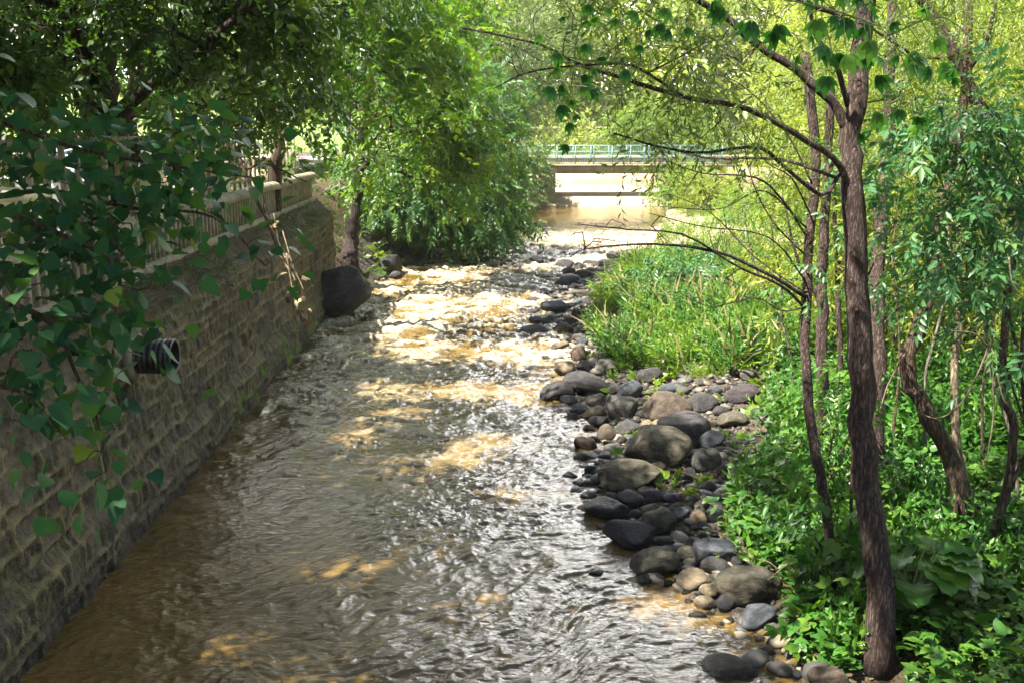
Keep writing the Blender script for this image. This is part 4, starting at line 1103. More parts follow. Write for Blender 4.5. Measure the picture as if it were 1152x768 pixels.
def inpoly(x, y, P=poly):
    c = False; j = len(P) - 1
    for i in range(len(P)):
        if (P[i][1] > y) != (P[j][1] > y) and x < (P[j][0] - P[i][0]) * (y - P[i][1]) / (P[j][1] - P[i][1]) + P[i][0]: c = not c
        j = i
    return c
rr = random.Random(11); tries = 0; extra = 0
while extra < 150 and tries < 9000:
    tries += 1
    x = rr.uniform(590, 890); y = 288 + 472 * rr.random() ** 1.0
    if not inpoly(x, y): continue
    sc = .55 + (y - 330) / 430 * .75
    w = rr.choice([9, 10, 12, 14, 16, 18, 21]) * sc; h = w * rr.uniform(.5, .72)
    if any(((x - q['cx']) / (.44 * (q['w'] + w))) ** 2 + ((y - q['cy']) / (.48 * (q['h'] + h))) ** 2 < 1 for q in PLACED): continue
    put_stone(x, y, w, h, rr.choice(['dark grey', 'dark grey', 'purple grey', 'grey', 'blue grey', 'olive', 'brown', 'black', 'brown']), sink=.24)
    extra += 1
# labels: size and colour, then where it lies next to a stone one can find; those nothing tells apart share one
LM = [(741, 508, 'the largest olive boulder'), (846, 661, 'the broad brown boulder'), (752, 459, 'the tan overhanging boulder'), (660, 432, 'the wide dark hump boulder'), (713, 605, 'the long purple boulder'),
      (737, 634, 'the thick olive boulder'), (708, 543, 'the long low brown stone'), (836, 444, 'the large purple grey stone'), (803, 622, 'the bluish slanted slab'), (852, 695, 'the lower blue grey stone'),
      (683, 578, 'the flat black rock awash'), (600, 376, 'the dark midstream boulder'), (624, 347, 'the rounded blue stone'), (643, 316, 'the far blue grey stone'), (428, 302, 'the boulder under trees'), (741, 588, 'the tilted olive block'),
      (793, 518, 'the smooth grey stone'), (698, 461, 'the slanting grey green stone'), (636, 417, 'the whitish sunlit stone'), (627, 443, 'the stone furthest out in the water')]
seen = {}
for q in PLACED:
    if q['label']: seen.setdefault(q['label'], []).append(q); continue
    L = sorted(LM, key=lambda l: math.hypot(l[0] - q['cx'], 1.6 * (l[1] - q['cy'])))[0]
    dx, dy = q['cx'] - L[0], (q['cy'] - L[1]) * 1.6
    rel = ('right of' if dx > 0 else 'left of') if abs(dx) > abs(dy) else ('in front of' if dy > 0 else 'behind')
    sz = 'tiny' if q['W'] < .16 else 'small' if q['W'] < .26 else 'medium' if q['W'] < .42 else 'big'
    ar = 'flat' if q['h'] / q['w'] < .45 else 'blocky' if q['h'] / q['w'] > .7 else 'rounded'
    q['label'] = f"{sz} {ar} {q['col']} stone {rel} {L[2]}"
    q['alt'] = 'close by' if math.hypot(dx, dy) < 45 else 'some way off'
    seen.setdefault(q['label'], []).append(q)
for lab, qs in list(seen.items()):
    if len(qs) > 1:
        for k, q in enumerate(sorted(qs, key=lambda q: math.hypot(q['cx'] - 741, q['cy'] - 508))):
            qs2 = sorted(qs, key=lambda q: -q['cy'])
            if len(qs) == 2: q['label'] = lab + (', nearer one' if q is qs2[0] else ', farther one')
            elif len(qs) == 3: q['label'] = lab + (', nearest' if q is qs2[0] else ', farthest' if q is qs2[2] else ', middle')
for q in PLACED: q['o']['label'] = q['label']

# pebbles between the stones and brown leaf litter on the path
n = 5200; u = RNG.uniform(0, 1, (n * 3, 2)); XY = np.stack([u[:, 0] * 6.5 + .3, 6.5 + u[:, 1] * 24], 1)
dE = XY[:, 0] - np.interp(XY[:, 1], EY, EX); q3 = np.column_stack([XY, terrain(XY[:, 0], XY[:, 1])]); qx, qy, _ = proj(q3)
bxx = np.interp(qy, [285, 430, 480, 520, 560, 600, 640, 700, 760], [720, 870, 860, 840, 825, 825, 860, 890, 915])
ok = (dE > -.25) & (qx < bxx + RNG.normal(0, 14, len(qx))); q3 = q3[ok][:n]; n = len(q3)
v_, f_ = ICO[2]; v_ = v_ * (1 + .18 * n3(v_, 3, 2.5))[:, None]
S = RNG.gamma(2.2, .018, n) + .012
m_peb = leaf_mat('pebble', [(0, (.018, .017, .018)), (.4, (.042, .039, .038)), (.8, (.085, .076, .064)), (1, (.20, .165, .115))], trans=0, rough=.6)
yaw = RNG.uniform(0, 6.28, n); D = np.stack([np.cos(yaw), np.sin(yaw), RNG.normal(0, .2, n)], 1); U = RNG.normal(0, .25, (n, 3)) + [0, 0, 1]
tp = (v_ * [1, .75, .5], f_)
o = leaf_mesh('pebbles', [scatter(tp, q3 + np.array([0, 0, 1]) * (S * .2)[:, None], D, U, S, RNG.uniform(0, 1, n))], m_peb)
for p_ in o.data.polygons: pass
o.data.polygons.foreach_set('use_smooth', np.ones(len(o.data.polygons), bool))
tag(o, 'loose pebbles filling the gaps of the gravel bar', 'pebbles', kind='stuff')
n = 9000; XY = np.stack([RNG.uniform(.5, 9, n), RNG.uniform(6, 24, n)], 1); dE = XY[:, 0] - np.interp(XY[:, 1], EY, EX)
XY = XY[dE > .5]; n = len(XY); q3 = np.column_stack([XY, terrain(XY[:, 0], XY[:, 1]) + .012])
yaw = RNG.uniform(0, 6.28, n); D = np.stack([np.cos(yaw), np.sin(yaw), RNG.normal(0, .25, n)], 1); U = RNG.normal(0, .35, (n, 3)) + [0, 0, 1]
o = leaf_mesh('leaf_litter', [scatter('simple', q3, D, U, RNG.uniform(.03, .075, n), RNG.uniform(0, 1, n))], M['leaf_dry']); tag(o, 'dry brown fallen leaves on the bank soil', 'leaf litter', kind='stuff')

# fallen wood
def stick(pp, r0, r1, label, mat='vine_dry', name='driftwood', cat='driftwood', z=.06):
    pts = [gt(x, y) + np.array([0, 0, z]) for x, y in pp]
    root = thing(name, pts[0], label, cat)
    limb_mesh('stem', pts, r0, r1, M[mat], root, rings=16, sides=7, lump=.15, seed=int(pp[0][0]))
    mid = spline(pts, 9)
    for k in (3, 6):
        e = mid[k] + np.array([random.uniform(-.2, .2), random.uniform(-.2, .2), random.uniform(.03, .12)])
        limb_mesh('side_twig', [mid[k], (mid[k] + e) / 2 + [0, 0, .03], e], r1 * .8, r1 * .3, M[mat], root, rings=6, sides=5, seed=k)
    return root
stick([(786, 592), (788, 578), (792, 562)], .09, .03, 'pale splintered stump of wood standing among the bank stones', z=.08)
stick([(745, 427), (752, 410), (758, 398)], .02, .012, 'thin pale dead stalk leaning on the meadow edge', z=.3)
stick([(790, 545), (765, 535), (735, 528)], .025, .012, 'thin reddish stick on the bare soil below the largest boulder')
stick([(925, 612), (890, 655), (862, 680)], .016, .008, 'long thin twig slanting over the broad brown boulder', z=.25)
stick([(880, 745), (905, 705), (950, 680)], .02, .01, 'dry branch lying on the soil near the thick tree foot', z=.1)
# ------------------------------------------------------------------ trees
def pl(L): return [at(*p) for p in L]
def B(px, py, Y, rpx, rpy, n, ry=None):
    p = at(px, py, Y); d = proj(p)[2]
    rx, rz = rpx * d / F, rpy * d / F
    return (p, (rx, ry if ry is not None else (rx + rz) / 2, rz), n)
def foot(px, Y):
    """a point on the ground below pixel column px at distance Y"""
    x = at(px, 300, Y)[0]; return np.array([x, Y, float(terrain(x, Y))])

ASH = dict(tpl=['twig', 'twig2', 'ash'], mat='leaf_canopy', per=13, size=.34, spread=(.22, .22, .18), droop=.45)
HANG = dict(tpl=['ash', 'twig', 'twig2'], mat='leaf_ash', per=13, size=.46, spread=(.34, .34, .24), droop=.22, flat=1.4)
FERN = dict(tpl=['fern', 'ash'], mat='leaf_fern', per=13, size=.62, spread=(.38, .38, .32), droop=.45)
GREY = dict(tpl=['fine', 'willow'], mat='leaf_grey', per=18, size=.50, spread=(.5, .5, .4), droop=.3)
WIL = dict(tpl=['willow', 'willow2'], mat='leaf_willow', per=16, size=.46, spread=(.42, .42, .36), droop=.45)
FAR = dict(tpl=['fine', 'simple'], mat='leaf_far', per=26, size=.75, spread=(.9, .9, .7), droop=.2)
BRI = dict(tpl=['fine', 'ash'], mat='leaf_bright', per=20, size=.7, spread=(.6, .6, .5), droop=.1)

# --- left bank
def clear_trunk(C):
    qx, qy, _ = proj(C); return ~((qx > 92) & (qx < 160) & (qy > 62) & (qy < 160))
f0 = foot(118, 14); 
build_tree('broadleaf_tree', 'dark thick trunked tree behind the low fence at the upper left', 'tree',
           [([f0, at(116, 240, 14), at(116, 150, 14), at(110, 85, 14)], .27, .23), (pl([(110, 95, 14), (80, 20, 13.6), (50, -90, 13)]), .17, .05), (pl([(122, 135, 14), (160, 105, 13.7), (220, 60, 13), (300, -10, 12.5)]), .12, .035), (pl([(112, 90, 14), (140, -20, 14), (200, -150, 13.5)]), .18, .05)],
           [B(10, 50, 12.5, 60, 60, 22), B(50, 55, 14.5, 45, 45, 26), B(40, 60, 12.5, 120, 90, 48), B(190, 50, 13, 140, 85, 62), B(70, -80, 13, 180, 120, 90), B(260, -60, 13, 160, 120, 80), B(30, 170, 13.5, 60, 30, 7), B(330, 40, 13.5, 80, 70, 26), B(150, -260, 13, 240, 120, 50), B(-150, 0, 12, 160, 200, 40)],
           ASH, keepf=clear_trunk, seed=21, group='trees on the left bank', flare=.2)
f0 = foot(150, 17)
build_tree('broadleaf_tree', 'slimmer brown trunked tree right beside the dark thick trunk', 'tree',
           [([f0, at(146, 200, 17), at(148, 110, 17), at(170, 20, 16.5), at(200, -80, 16)], .17, .07), (pl([(148, 130, 17), (220, 90, 16.5), (290, 60, 16)]), .07, .02)],
           [B(250, 110, 16.5, 110, 60, 60), B(180, -10, 16, 130, 90, 60), B(330, 100, 16.5, 70, 55, 35), B(320, -60, 16, 140, 110, 60)], ASH, keepf=clear_trunk, seed=22, group='trees on the left bank', bark='bark_brown')
f0 = foot(308, 21)
build_tree('ash_tree', 'tree with drooping leaf sprays over the far half of the stone wall', 'tree',
           [([f0, at(311, 190, 21), at(318, 100, 21), at(335, 0, 20.5)], .16, .08), (pl([(312, 160, 21), (360, 110, 20.5), (430, 80, 20)]), .07, .02), (pl([(316, 120, 21), (290, 60, 20), (270, 0, 19.5)]), .06, .02)],
           [B(385, 90, 20.5, 85, 70, 70), B(360, 150, 20.5, 50, 26, 12), B(430, 40, 21, 80, 80, 70), B(350, -10, 20.5, 110, 70, 70), B(300, -90, 20, 120, 60, 45), B(430, 150, 21.5, 50, 50, 40)],
           HANG, seed=23, group='trees on the left bank', bark='bark_brown')
f0 = foot(392, 27)
build_tree('ash_tree', 'big yellow green ash tree overhanging the rapids beyond the wall', 'tree',
           [([f0, at(398, 250, 27), at(408, 150, 27), at(420, 40, 26.5)], .22, .1), (pl([(400, 200, 27), (450, 140, 26.5), (520, 110, 26)]), .09, .025), (pl([(405, 170, 27), (440, 190, 26), (480, 205, 25.5)]), .07, .02)],
           [B(455, 120, 26.5, 85, 80, 120), B(430, 185, 26, 60, 42, 50), B(500, 170, 27, 60, 70, 75), B(400, 60, 27, 90, 80, 70), B(470, 20, 27, 100, 50, 60)],
           HANG, seed=24, group='trees on the left bank', bark='bark_dark')
f0 = foot(470, 34)
build_tree('ash_tree', 'dense fresh green tree with feathery leaves closing the left edge of the rapids', 'tree',
           [([f0, at(478, 230, 34), at(490, 150, 34), at(500, 80, 34)], .2, .08), (pl([(482, 210, 34), (530, 180, 33), (565, 175, 33)]), .08, .02)],
           [B(530, 190, 33.5, 52, 70, 120), B(490, 215, 32.5, 55, 45, 75), B(520, 245, 32.5, 60, 26, 50), B(440, 215, 31.5, 40, 30, 35), B(540, 120, 34, 45, 45, 45), B(470, 130, 35, 60, 60, 40)],
           FERN, seed=25, group='trees on the left bank', cull=False)
f0 = foot(545, 40)
build_tree('willow_shrub', 'low willow shrub dipping into the water at the far left edge', 'shrub',
           [([f0 + [-1.5, 0, 0], at(540, 262, 40), at(560, 262, 39)], .06, .02)], [B(555, 262, 39, 32, 15, 45), B(575, 225, 43, 18, 30, 40), B(520, 268, 37, 35, 12, 25)],
           dict(FERN, mat='leaf_grey', size=.45, droop=.2), seed=26, cull=False, start=.05)
f0 = foot(500, 44)
build_tree('grey_willow', 'tall grey green willow above the fresh green tree on the left', 'tree',
           [([f0, at(505, 180, 44), at(515, 60, 44), at(540, -60, 44)], .28, .1), (pl([(512, 90, 44), (450, 40, 42), (400, 0, 41)]), .1, .03), (pl([(515, 60, 44), (570, 50, 43), (610, 70, 43)]), .09, .02)],
           [B(480, 60, 43, 85, 60, 110), B(560, 70, 44, 60, 60, 80), B(520, -20, 44, 120, 60, 90), B(600, 120, 45, 32, 50, 36), B(440, 20, 42, 60, 50, 50), B(620, 20, 46, 60, 70, 50)],
           GREY, seed=27, group='trees on the left bank', cull=False)
# trees over the upper road and beyond the frame, whose crowns shade the near water
for k, (x, y, hh_, C1, R1_, lab) in enumerate([(-6.8, 3.0, 7.5, np.array([3.4, 1.2, 6.0]), (4.2, 4.6, 1.9), 'tall tree standing left of the view whose crown shades the near water'), (-8.5, 10.5, 7.0, np.array([4.2, -2.2, 6.5]), (3.4, 3.2, 1.6), 'tall dark tree behind the fence at the far left edge'), (-8.8, 16.0, 7.0, np.array([1.6, 0, 5.6]), (3.2, 3.4, 1.9), 'full crowned tree behind the fence rising over the slimmer brown trunk')]):
    z0 = 2.66; b0 = np.array([x, y, z0])
    build_tree('broadleaf_tree', lab, 'tree', [([b0, b0 + [.1, 0, 2.5], b0 + [-.1, .2, 5], b0 + [.3, 0, hh_]], .24, .08), ([b0 + [0, 0, 3], b0 + [1.2, .4, 4.2], b0 + [2.6, .3, 5]], .1, .03), ([b0 + [0, 0, 3.4], b0 + [-1, -1, 5], b0 + [-1.6, -1.6, 6.4]], .1, .03)],
               [(b0 + C1, R1_, [400, 400, 130][k]), (b0 + [1.2, .2, 4.6], (2.0, 2.6, 1.2), 50), (b0 + [-.5, 0, 4.2], (2.4, 2.6, 1.0), 40)] + ([(b0 + [0, 3.6, 5.0], (1.9, 2.2, 1.1), 90)] if k == 0 else []), ASH | dict(size=.46, per=16), seed=31 + k, group='trees on the left bank')
# trees on the upper bank further back, filling the left background
for k, (x, y, s, lab) in enumerate([(-9.5, 36, 1.15, 'leafy tree on the upper bank behind the ash trees'), (-14, 44, 1.4, 'tall leafy tree at the back of the left bank'), (-7, 50, 1.3, 'tall leafy tree behind the grey willow')]):
    b0 = np.array([x, y, float(terrain(x, y))])
    build_tree('broadleaf_tree', lab, 'tree', [([b0, b0 + [.2, 0, 3 * s], b0 + [0, .2, 7 * s]], .22 * s, .06)], [(b0 + [0, 0, 5.8 * s], (3.2 * s, 3.2 * s, 3.6 * s), 160), (b0 + [0, 0, 3.0 * s], (2.6 * s, 2.6 * s, 1.6 * s), 30)], dict(HANG, size=.7, mat='leaf_ash', per=14, spread=(.55, .55, .45)), seed=41 + k, group='trees on the left bank', cull=False)

# --- near left shrub with big heart shaped leaves
br_ = [[(-160, 60, 4.6), (-40, 120, 4.6), (80, 165, 4.8), (180, 185, 5.0), (285, 200, 5.3)], [(-160, 200, 4.3), (-30, 230, 4.3), (60, 260, 4.4), (130, 300, 4.5), (132, 350, 4.5), (128, 395, 4.5), (112, 412, 4.5)],
       [(-120, 300, 4.0), (-20, 330, 4.0), (60, 365, 4.1), (85, 420, 4.1), (110, 470, 4.1), (120, 530, 4.1)], [(-100, 250, 5.0), (40, 215, 5.0), (150, 235, 5.1), (240, 245, 5.3), (300, 300, 5.4)], [(-150, 420, 3.9), (-60, 430, 3.9), (20, 440, 3.9), (60, 480, 3.9)]]
hb = [B(x, y, Y, rx, ry, max(2, int(n * 1.15)), .3) for x, y, Y, rx, ry, n in
      [(40, 150, 4.8, 60, 40, 14), (120, 165, 5.0, 60, 30, 14), (190, 150, 5.1, 40, 30, 9), (245, 165, 5.3, 40, 30, 9), (170, 205, 5.0, 60, 25, 11), (240, 215, 5.3, 35, 20, 6), (40, 230, 4.6, 60, 40, 15), (110, 240, 4.7, 55, 30, 13), (190, 245, 5.1, 40, 25, 6),
       (50, 300, 4.3, 60, 40, 16), (130, 275, 4.6, 45, 30, 10), (140, 325, 4.5, 45, 25, 8), (70, 350, 4.2, 55, 30, 11), (30, 395, 4.0, 45, 35, 8), (75, 440, 4.1, 35, 25, 4), (20, 450, 3.9, 30, 25, 5), (105, 480, 4.1, 25, 18, 3), (90, 505, 4.1, 30, 14, 3), (115, 540, 4.1, 15, 14, 2),
       (280, 275, 5.4, 22, 25, 3), (295, 300, 5.4, 14, 14, 2), (0, 120, 4.6, 40, 40, 5)]]
b0 = np.array([-4.9, 3.4, 2.66])
build_tree('heart_leaf_shrub', 'near shrub with large dark heart shaped leaves hanging over the wall on the left', 'shrub',
           [([b0, b0 + [.1, .3, 1.0], b0 + [.3, .8, 2.2], at(-140, 100, 4.6)], .05, .03)] + [(pl(L), .016, .004) for L in br_], hb,
           dict(tpl=['heart', 'oval', 'heart'], mat='leaf_near', per=5, size=.100, spread=(.13, .15, .11), droop=.6, flat=1.1, smooth=True), seed=51, rmin=.0022, flare=.1, bark='bark_brown', start=.5, cull=False, limb_names=['trunk'] + ['branch'] * 5)
# green hanging stalks of the same shrub's climber
def climber(name, label, cat, lines, r, mat, leaves=None, lmat='leaf_near', tpl='heart', size=.12, n=8, spread=.07, seed=1, loc=None):
    rng = np.random.default_rng(seed)
    ln = [pl(L) for L in lines]
    root = thing(name, ln[0][0] if loc is None else loc, label, cat)
    P, D = [], []
    for k, L in enumerate(ln):
        limb_mesh('stem', L, r, r * .45, M[mat], root, rings=26, sides=6, lump=.1, seed=seed + k)
        s = spline(L, 60)
        if n:
            ii_ = rng.integers(8, 60, n); P.append(s[ii_] + rng.normal(0, spread, (n, 3))); D.append(rng.normal(0, 1, (n, 3)) * [1, .6, .4] + [0, 0, -.5])
    if n:
        P = np.concatenate(P); D = np.concatenate(D); k = len(P)
        leaf_mesh('leaves', [scatter(tpl, P, D, rng.normal(0, .45, (k, 3)) + [0, -.25, 1], size * rng.uniform(.7, 1.25, k), rng.uniform(0, 1, k))], M[lmat], root)
    return root
climber('creeper', 'pale green stalks of a creeper dangling from the near shrub over the wall', 'vine', [[(133, 330, 4.6), (131, 370, 4.6), (130, 400, 4.6), (118, 412, 4.6)], [(82, 380, 4.3), (80, 400, 4.3), (90, 425, 4.3), (97, 450, 4.3), (100, 480, 4.3)], [(100, 365, 4.3), (104, 385, 4.3), (110, 378, 4.3)], [(130, 388, 4.6), (145, 395, 4.6), (160, 400, 4.6)], [(95, 445, 4.2), (110, 500, 4.2), (120, 545, 4.2)]],
        .0045, 'stem_green', n=6, size=.14, seed=3)
climber('dry_creeper', 'tangle of dry brown creeper stems hanging down the wall near its far end', 'vine', [[(308, 240, 16), (318, 290, 16), (332, 315, 15.6), (338, 350, 15.4), (345, 385, 15.3)], [(300, 235, 16), (312, 275, 16), (325, 300, 15.6), (330, 345, 15.4), (336, 372, 15.3)], [(318, 260, 16), (330, 300, 15.6), (343, 330, 15.4), (348, 360, 15.3)], [(290, 200, 15), (305, 250, 15.6), (322, 290, 15.6), (336, 310, 15.5)], [(322, 285, 15.6), (332, 340, 15.4), (340, 360, 15.3), (343, 392, 15.3)]],
        .012, 'vine_dry', n=7, lmat='leaf_dry', tpl='oval', size=.16, spread=.10, seed=5)
climber('bare_branch', 'bare brown branches leaning out over the fence coping', 'branch', [[(262, 165, 14), (285, 215, 14), (300, 250, 14), (312, 280, 14)], [(250, 175, 14), (275, 190, 14), (300, 185, 14), (345, 205, 14.4)], [(270, 180, 14), (290, 230, 13.8), (310, 260, 13.6)]], .022, 'bark_brown', n=0, seed=6)
# tufts hanging on the ledge
n = 2400; yy = RNG.uniform(7, WALL_END, n); keep = fbm(yy * .6, yy * 0 + 3, 80, 3) > .47; yy = yy[keep]; n = len(yy)
P = np.stack([RNG.uniform(-4.42, -4.04, n), yy, 0 * yy], 1); P[:, 2] = 2.24 + (-4.04 - P[:, 0]) * 1.0
o = leaf_mesh('ledge_grass', [scatter('blade2', P, np.stack([RNG.normal(.6, .5, n), RNG.normal(0, .5, n), RNG.uniform(.1, 1, n)], 1), RNG.normal(0, .3, (n, 3)) + [0, 0, 1], RNG.uniform(.10, .36, n), RNG.uniform(0, .8, n))], M['leaf_canopy']); tag(o, 'grass and moss tufts on the wall ledge', 'grass', kind='stuff')

# --- right bank
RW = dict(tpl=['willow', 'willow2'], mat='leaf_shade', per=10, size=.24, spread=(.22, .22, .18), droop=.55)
f0 = gt(992, 752)
Y0 = f0[1]
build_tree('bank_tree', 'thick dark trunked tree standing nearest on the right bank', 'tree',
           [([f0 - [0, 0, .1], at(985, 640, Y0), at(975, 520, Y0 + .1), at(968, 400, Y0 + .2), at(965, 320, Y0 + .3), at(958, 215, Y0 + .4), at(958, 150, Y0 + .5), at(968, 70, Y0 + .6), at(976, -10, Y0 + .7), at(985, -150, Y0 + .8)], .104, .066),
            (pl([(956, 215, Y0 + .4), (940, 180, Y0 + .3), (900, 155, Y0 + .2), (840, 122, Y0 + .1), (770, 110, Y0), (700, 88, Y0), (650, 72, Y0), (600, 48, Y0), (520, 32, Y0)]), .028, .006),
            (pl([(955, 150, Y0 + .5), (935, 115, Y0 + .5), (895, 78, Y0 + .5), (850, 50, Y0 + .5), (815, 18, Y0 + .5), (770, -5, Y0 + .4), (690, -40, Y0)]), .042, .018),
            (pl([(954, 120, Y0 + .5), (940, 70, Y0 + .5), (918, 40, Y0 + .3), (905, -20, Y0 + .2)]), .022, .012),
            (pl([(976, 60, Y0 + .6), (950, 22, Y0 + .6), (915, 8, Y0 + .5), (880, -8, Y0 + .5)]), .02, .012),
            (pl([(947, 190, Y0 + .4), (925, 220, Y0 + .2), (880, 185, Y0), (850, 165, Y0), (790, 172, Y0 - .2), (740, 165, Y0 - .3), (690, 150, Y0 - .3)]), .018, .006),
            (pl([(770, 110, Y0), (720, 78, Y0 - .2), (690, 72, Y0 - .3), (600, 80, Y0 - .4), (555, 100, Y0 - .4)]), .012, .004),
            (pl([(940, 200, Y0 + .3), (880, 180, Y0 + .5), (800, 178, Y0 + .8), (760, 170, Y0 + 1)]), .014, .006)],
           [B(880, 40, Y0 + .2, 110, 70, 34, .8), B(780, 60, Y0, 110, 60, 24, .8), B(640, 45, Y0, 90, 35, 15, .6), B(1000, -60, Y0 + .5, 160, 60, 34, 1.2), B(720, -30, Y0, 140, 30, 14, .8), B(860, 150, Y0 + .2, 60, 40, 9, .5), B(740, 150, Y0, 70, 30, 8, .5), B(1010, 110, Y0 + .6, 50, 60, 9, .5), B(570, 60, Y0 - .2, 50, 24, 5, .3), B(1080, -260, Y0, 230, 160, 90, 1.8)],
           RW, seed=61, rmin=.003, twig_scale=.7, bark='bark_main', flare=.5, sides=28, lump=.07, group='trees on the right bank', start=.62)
f2 = gt(940, 690); Y2 = f2[1]
build_tree('sapling_tree', 'thin dark leaning stem just left of the thickest right trunk', 'tree',
           [([f2, at(935, 640, Y2), at(928, 560, Y2 + .1), at(914, 490, Y2 + .2), at(907, 420, Y2 + .4), at(906, 350, Y2 + .6), at(912, 260, Y2 + .9), at(918, 170, Y2 + 1.1), at(905, 60, Y2 + 1.3)], .045, .045),
            (pl([(907, 335, Y2 + .6), (870, 312, Y2 + .5), (820, 288, Y2 + .4), (770, 277, Y2 + .3), (720, 275, Y2 + .2), (660, 280, Y2), (640, 290, Y2)]), .020, .004), (pl([(908, 350, Y2 + .6), (880, 322, Y2 + .5), (830, 300, Y2 + .4), (770, 265, Y2 + .3), (700, 258, Y2 + .2), (650, 252, Y2)]), .016, .004),
            (pl([(910, 270, Y2 + .9), (880, 225, Y2 + .8), (850, 200, Y2 + .7), (790, 195, Y2 + .6), (735, 175, Y2 + .5)]), .012, .004),
            (pl([(907, 330, Y2 + .6), (850, 290, Y2 + .8), (800, 240, Y2 + 1), (745, 215, Y2 + 1.1)]), .009, .003), (pl([(909, 290, Y2 + .8), (870, 250, Y2 + .9), (845, 200, Y2 + 1), (835, 140, Y2 + 1)]), .010, .003),
            (pl([(908, 320, Y2 + .7), (880, 280, Y2 + .2), (850, 262, Y2), (790, 255, Y2 - .2), (730, 240, Y2 - .3)]), .008, .003), (pl([(911, 240, Y2 + .9), (890, 200, Y2 + .7), (860, 180, Y2 + .6), (820, 120, Y2 + .5)]), .009, .003),
            (pl([(907, 345, Y2 + .6), (880, 350, Y2 + .4), (850, 335, Y2 + .3), (800, 345, Y2 + .2), (765, 330, Y2 + .2)]), .008, .003), (pl([(915, 210, Y2 + 1), (885, 150, Y2 + 1), (840, 100, Y2 + 1), (800, 80, Y2 + 1)]), .010, .003),
            (pl([(911, 260, Y2 + .9), (860, 215, Y2 + .8), (810, 235, Y2 + .6), (740, 232, Y2 + .4)]), .010, .003)],
           [B(700, 265, Y2, 70, 22, 30, .5), B(790, 270, Y2 + .3, 70, 25, 24, .5), B(780, 200, Y2 + .6, 80, 45, 28, .5), B(870, 240, Y2 + .8, 55, 60, 28, .5), B(660, 262, Y2, 40, 16, 14, .4), B(830, 320, Y2 + .5, 50, 25, 10, .4), B(905, 90, Y2 + 1.2, 60, 70, 20, .6)],
           dict(tpl=['willow'], mat='leaf_shade', per=6, size=.15, spread=(.11, .11, .09), droop=.3), seed=62, rmin=.0022, bark='bark_main', flare=.2, group='trees on the right bank', start=.5, twig_scale=.9)
def stem_tree(name, label, px, r0, r1, seed, bark='bark_main', blobs=(), style=None, extra=(), rmin=.003):
    f_ = gt(*px[0][:2]); Yb = f_[1]
    ctrl = [f_ - [0, 0, .05]] + [at(x, y, Yb + dy) for x, y, dy in px[1:]]
    return build_tree(name, label, 'tree', [(ctrl, r0, r1)] + [(pl([(x, y, Yb + dy) for x, y, dy in E[0]]), E[1], E[2]) for E in extra],
                      [B(x, y, Yb + dy, rx, ry, n, .6) for x, y, dy, rx, ry, n in blobs], style or dict(RW, size=.22), seed=seed, bark=bark, flare=.2, rmin=rmin, group='trees on the right bank', start=.55)
stem_tree('bank_tree', 'dark trunk standing close behind the thickest right trunk', [(985, 560), (986, 480, .1), (988, 400, .2), (985, 320, .5), (992, 240, .8), (1000, 130, 1.2), (1004, 0, 1.6)], .10, .06, 63, blobs=[(1010, 80, 1.2, 70, 90, 26), (990, 200, .8, 50, 50, 10)])
stem_tree('bank_tree', 'slender dark trunk in the gap left of the thin leaning stem', [(928, 520), (926, 430, .1), (924, 330, .3), (928, 240, .5), (935, 100, .8)], .085, .05, 64, blobs=[(900, 200, .4, 60, 60, 18), (930, 90, .8, 60, 80, 22)], extra=[([(925, 340, .3), (900, 300, .3), (880, 220, .4)], .03, .01)])
stem_tree('bank_tree', 'thin straight dark stem seen between the slender and the thick trunk', [(948, 450), (945, 380, .1), (941, 300, .3), (938, 200, .6)], .05, .03, 65, blobs=[(940, 190, .6, 50, 60, 12)])
stem_tree('bank_tree', 'slanted dark stem crossing right behind the thick trunk', [(1012, 420), (1003, 370, .1), (995, 340, .3), (975, 260, .5), (950, 190, .8)], .07, .03, 68, blobs=[(960, 190, .6, 50, 50, 10)])
stem_tree('bank_tree', 'sinuous dark trunk that bows to the left on the right bank', [(1082, 615), (1080, 560, 0), (1068, 510, 0), (1040, 460, 0), (1022, 425, .1), (1028, 385, .1), (1045, 330, .3), (1058, 260, .5), (1068, 190, .7), (1085, 110, 1.0), (1090, 0, 1.2)], .095, .045, 66, bark='bark_brown', blobs=[(1060, 120, .7, 80, 80, 22), (1090, 230, .5, 50, 50, 10)])
stem_tree('bank_tree', 'slim trunk with pale sunlit bark right of the sinuous one', [(1095, 610), (1090, 560, 0), (1076, 500, 0), (1074, 420, .1), (1080, 350, .2), (1078, 310, .2), (1062, 250, .4)], .045, .03, 67, bark='bark_pale', blobs=[(1080, 260, .3, 50, 50, 10)], extra=[([(1080, 345, .2), (1105, 325, .1), (1130, 300, 0), (1140, 292, 0)], .014, .008)])
stem_tree('bank_tree', 'brown forked trunk leaning up to the left in the top right corner', [(1190, 560), (1175, 420, 0), (1150, 260, .1), (1100, 120, .2), (1078, 70, .2), (1050, 20, .3), (1020, -30, .3)], .07, .055, 69, bark='bark_brown', blobs=[(1100, 20, .2, 90, 60, 24), (1130, 120, .2, 50, 50, 8)], extra=[([(1085, 85, .2), (1110, 45, .1), (1125, -30, 0)], .03, .015), ([(1075, 65, .2), (1030, 62, .1), (960, 20, 0), (900, 0, 0)], .018, .008)])
stem_tree('bank_tree', 'crooked thin stem at the right edge beyond the undergrowth', [(1128, 640), (1120, 600, 0), (1132, 550, 0), (1140, 480, 0), (1128, 430, 0), (1135, 330, .2), (1150, 200, .3)], .05, .03, 70, bark='bark_brown', blobs=[(1130, 300, .2, 40, 60, 10)], extra=[([(1130, 560, 0), (1150, 520, -.1), (1170, 470, -.2)], .025, .015)])
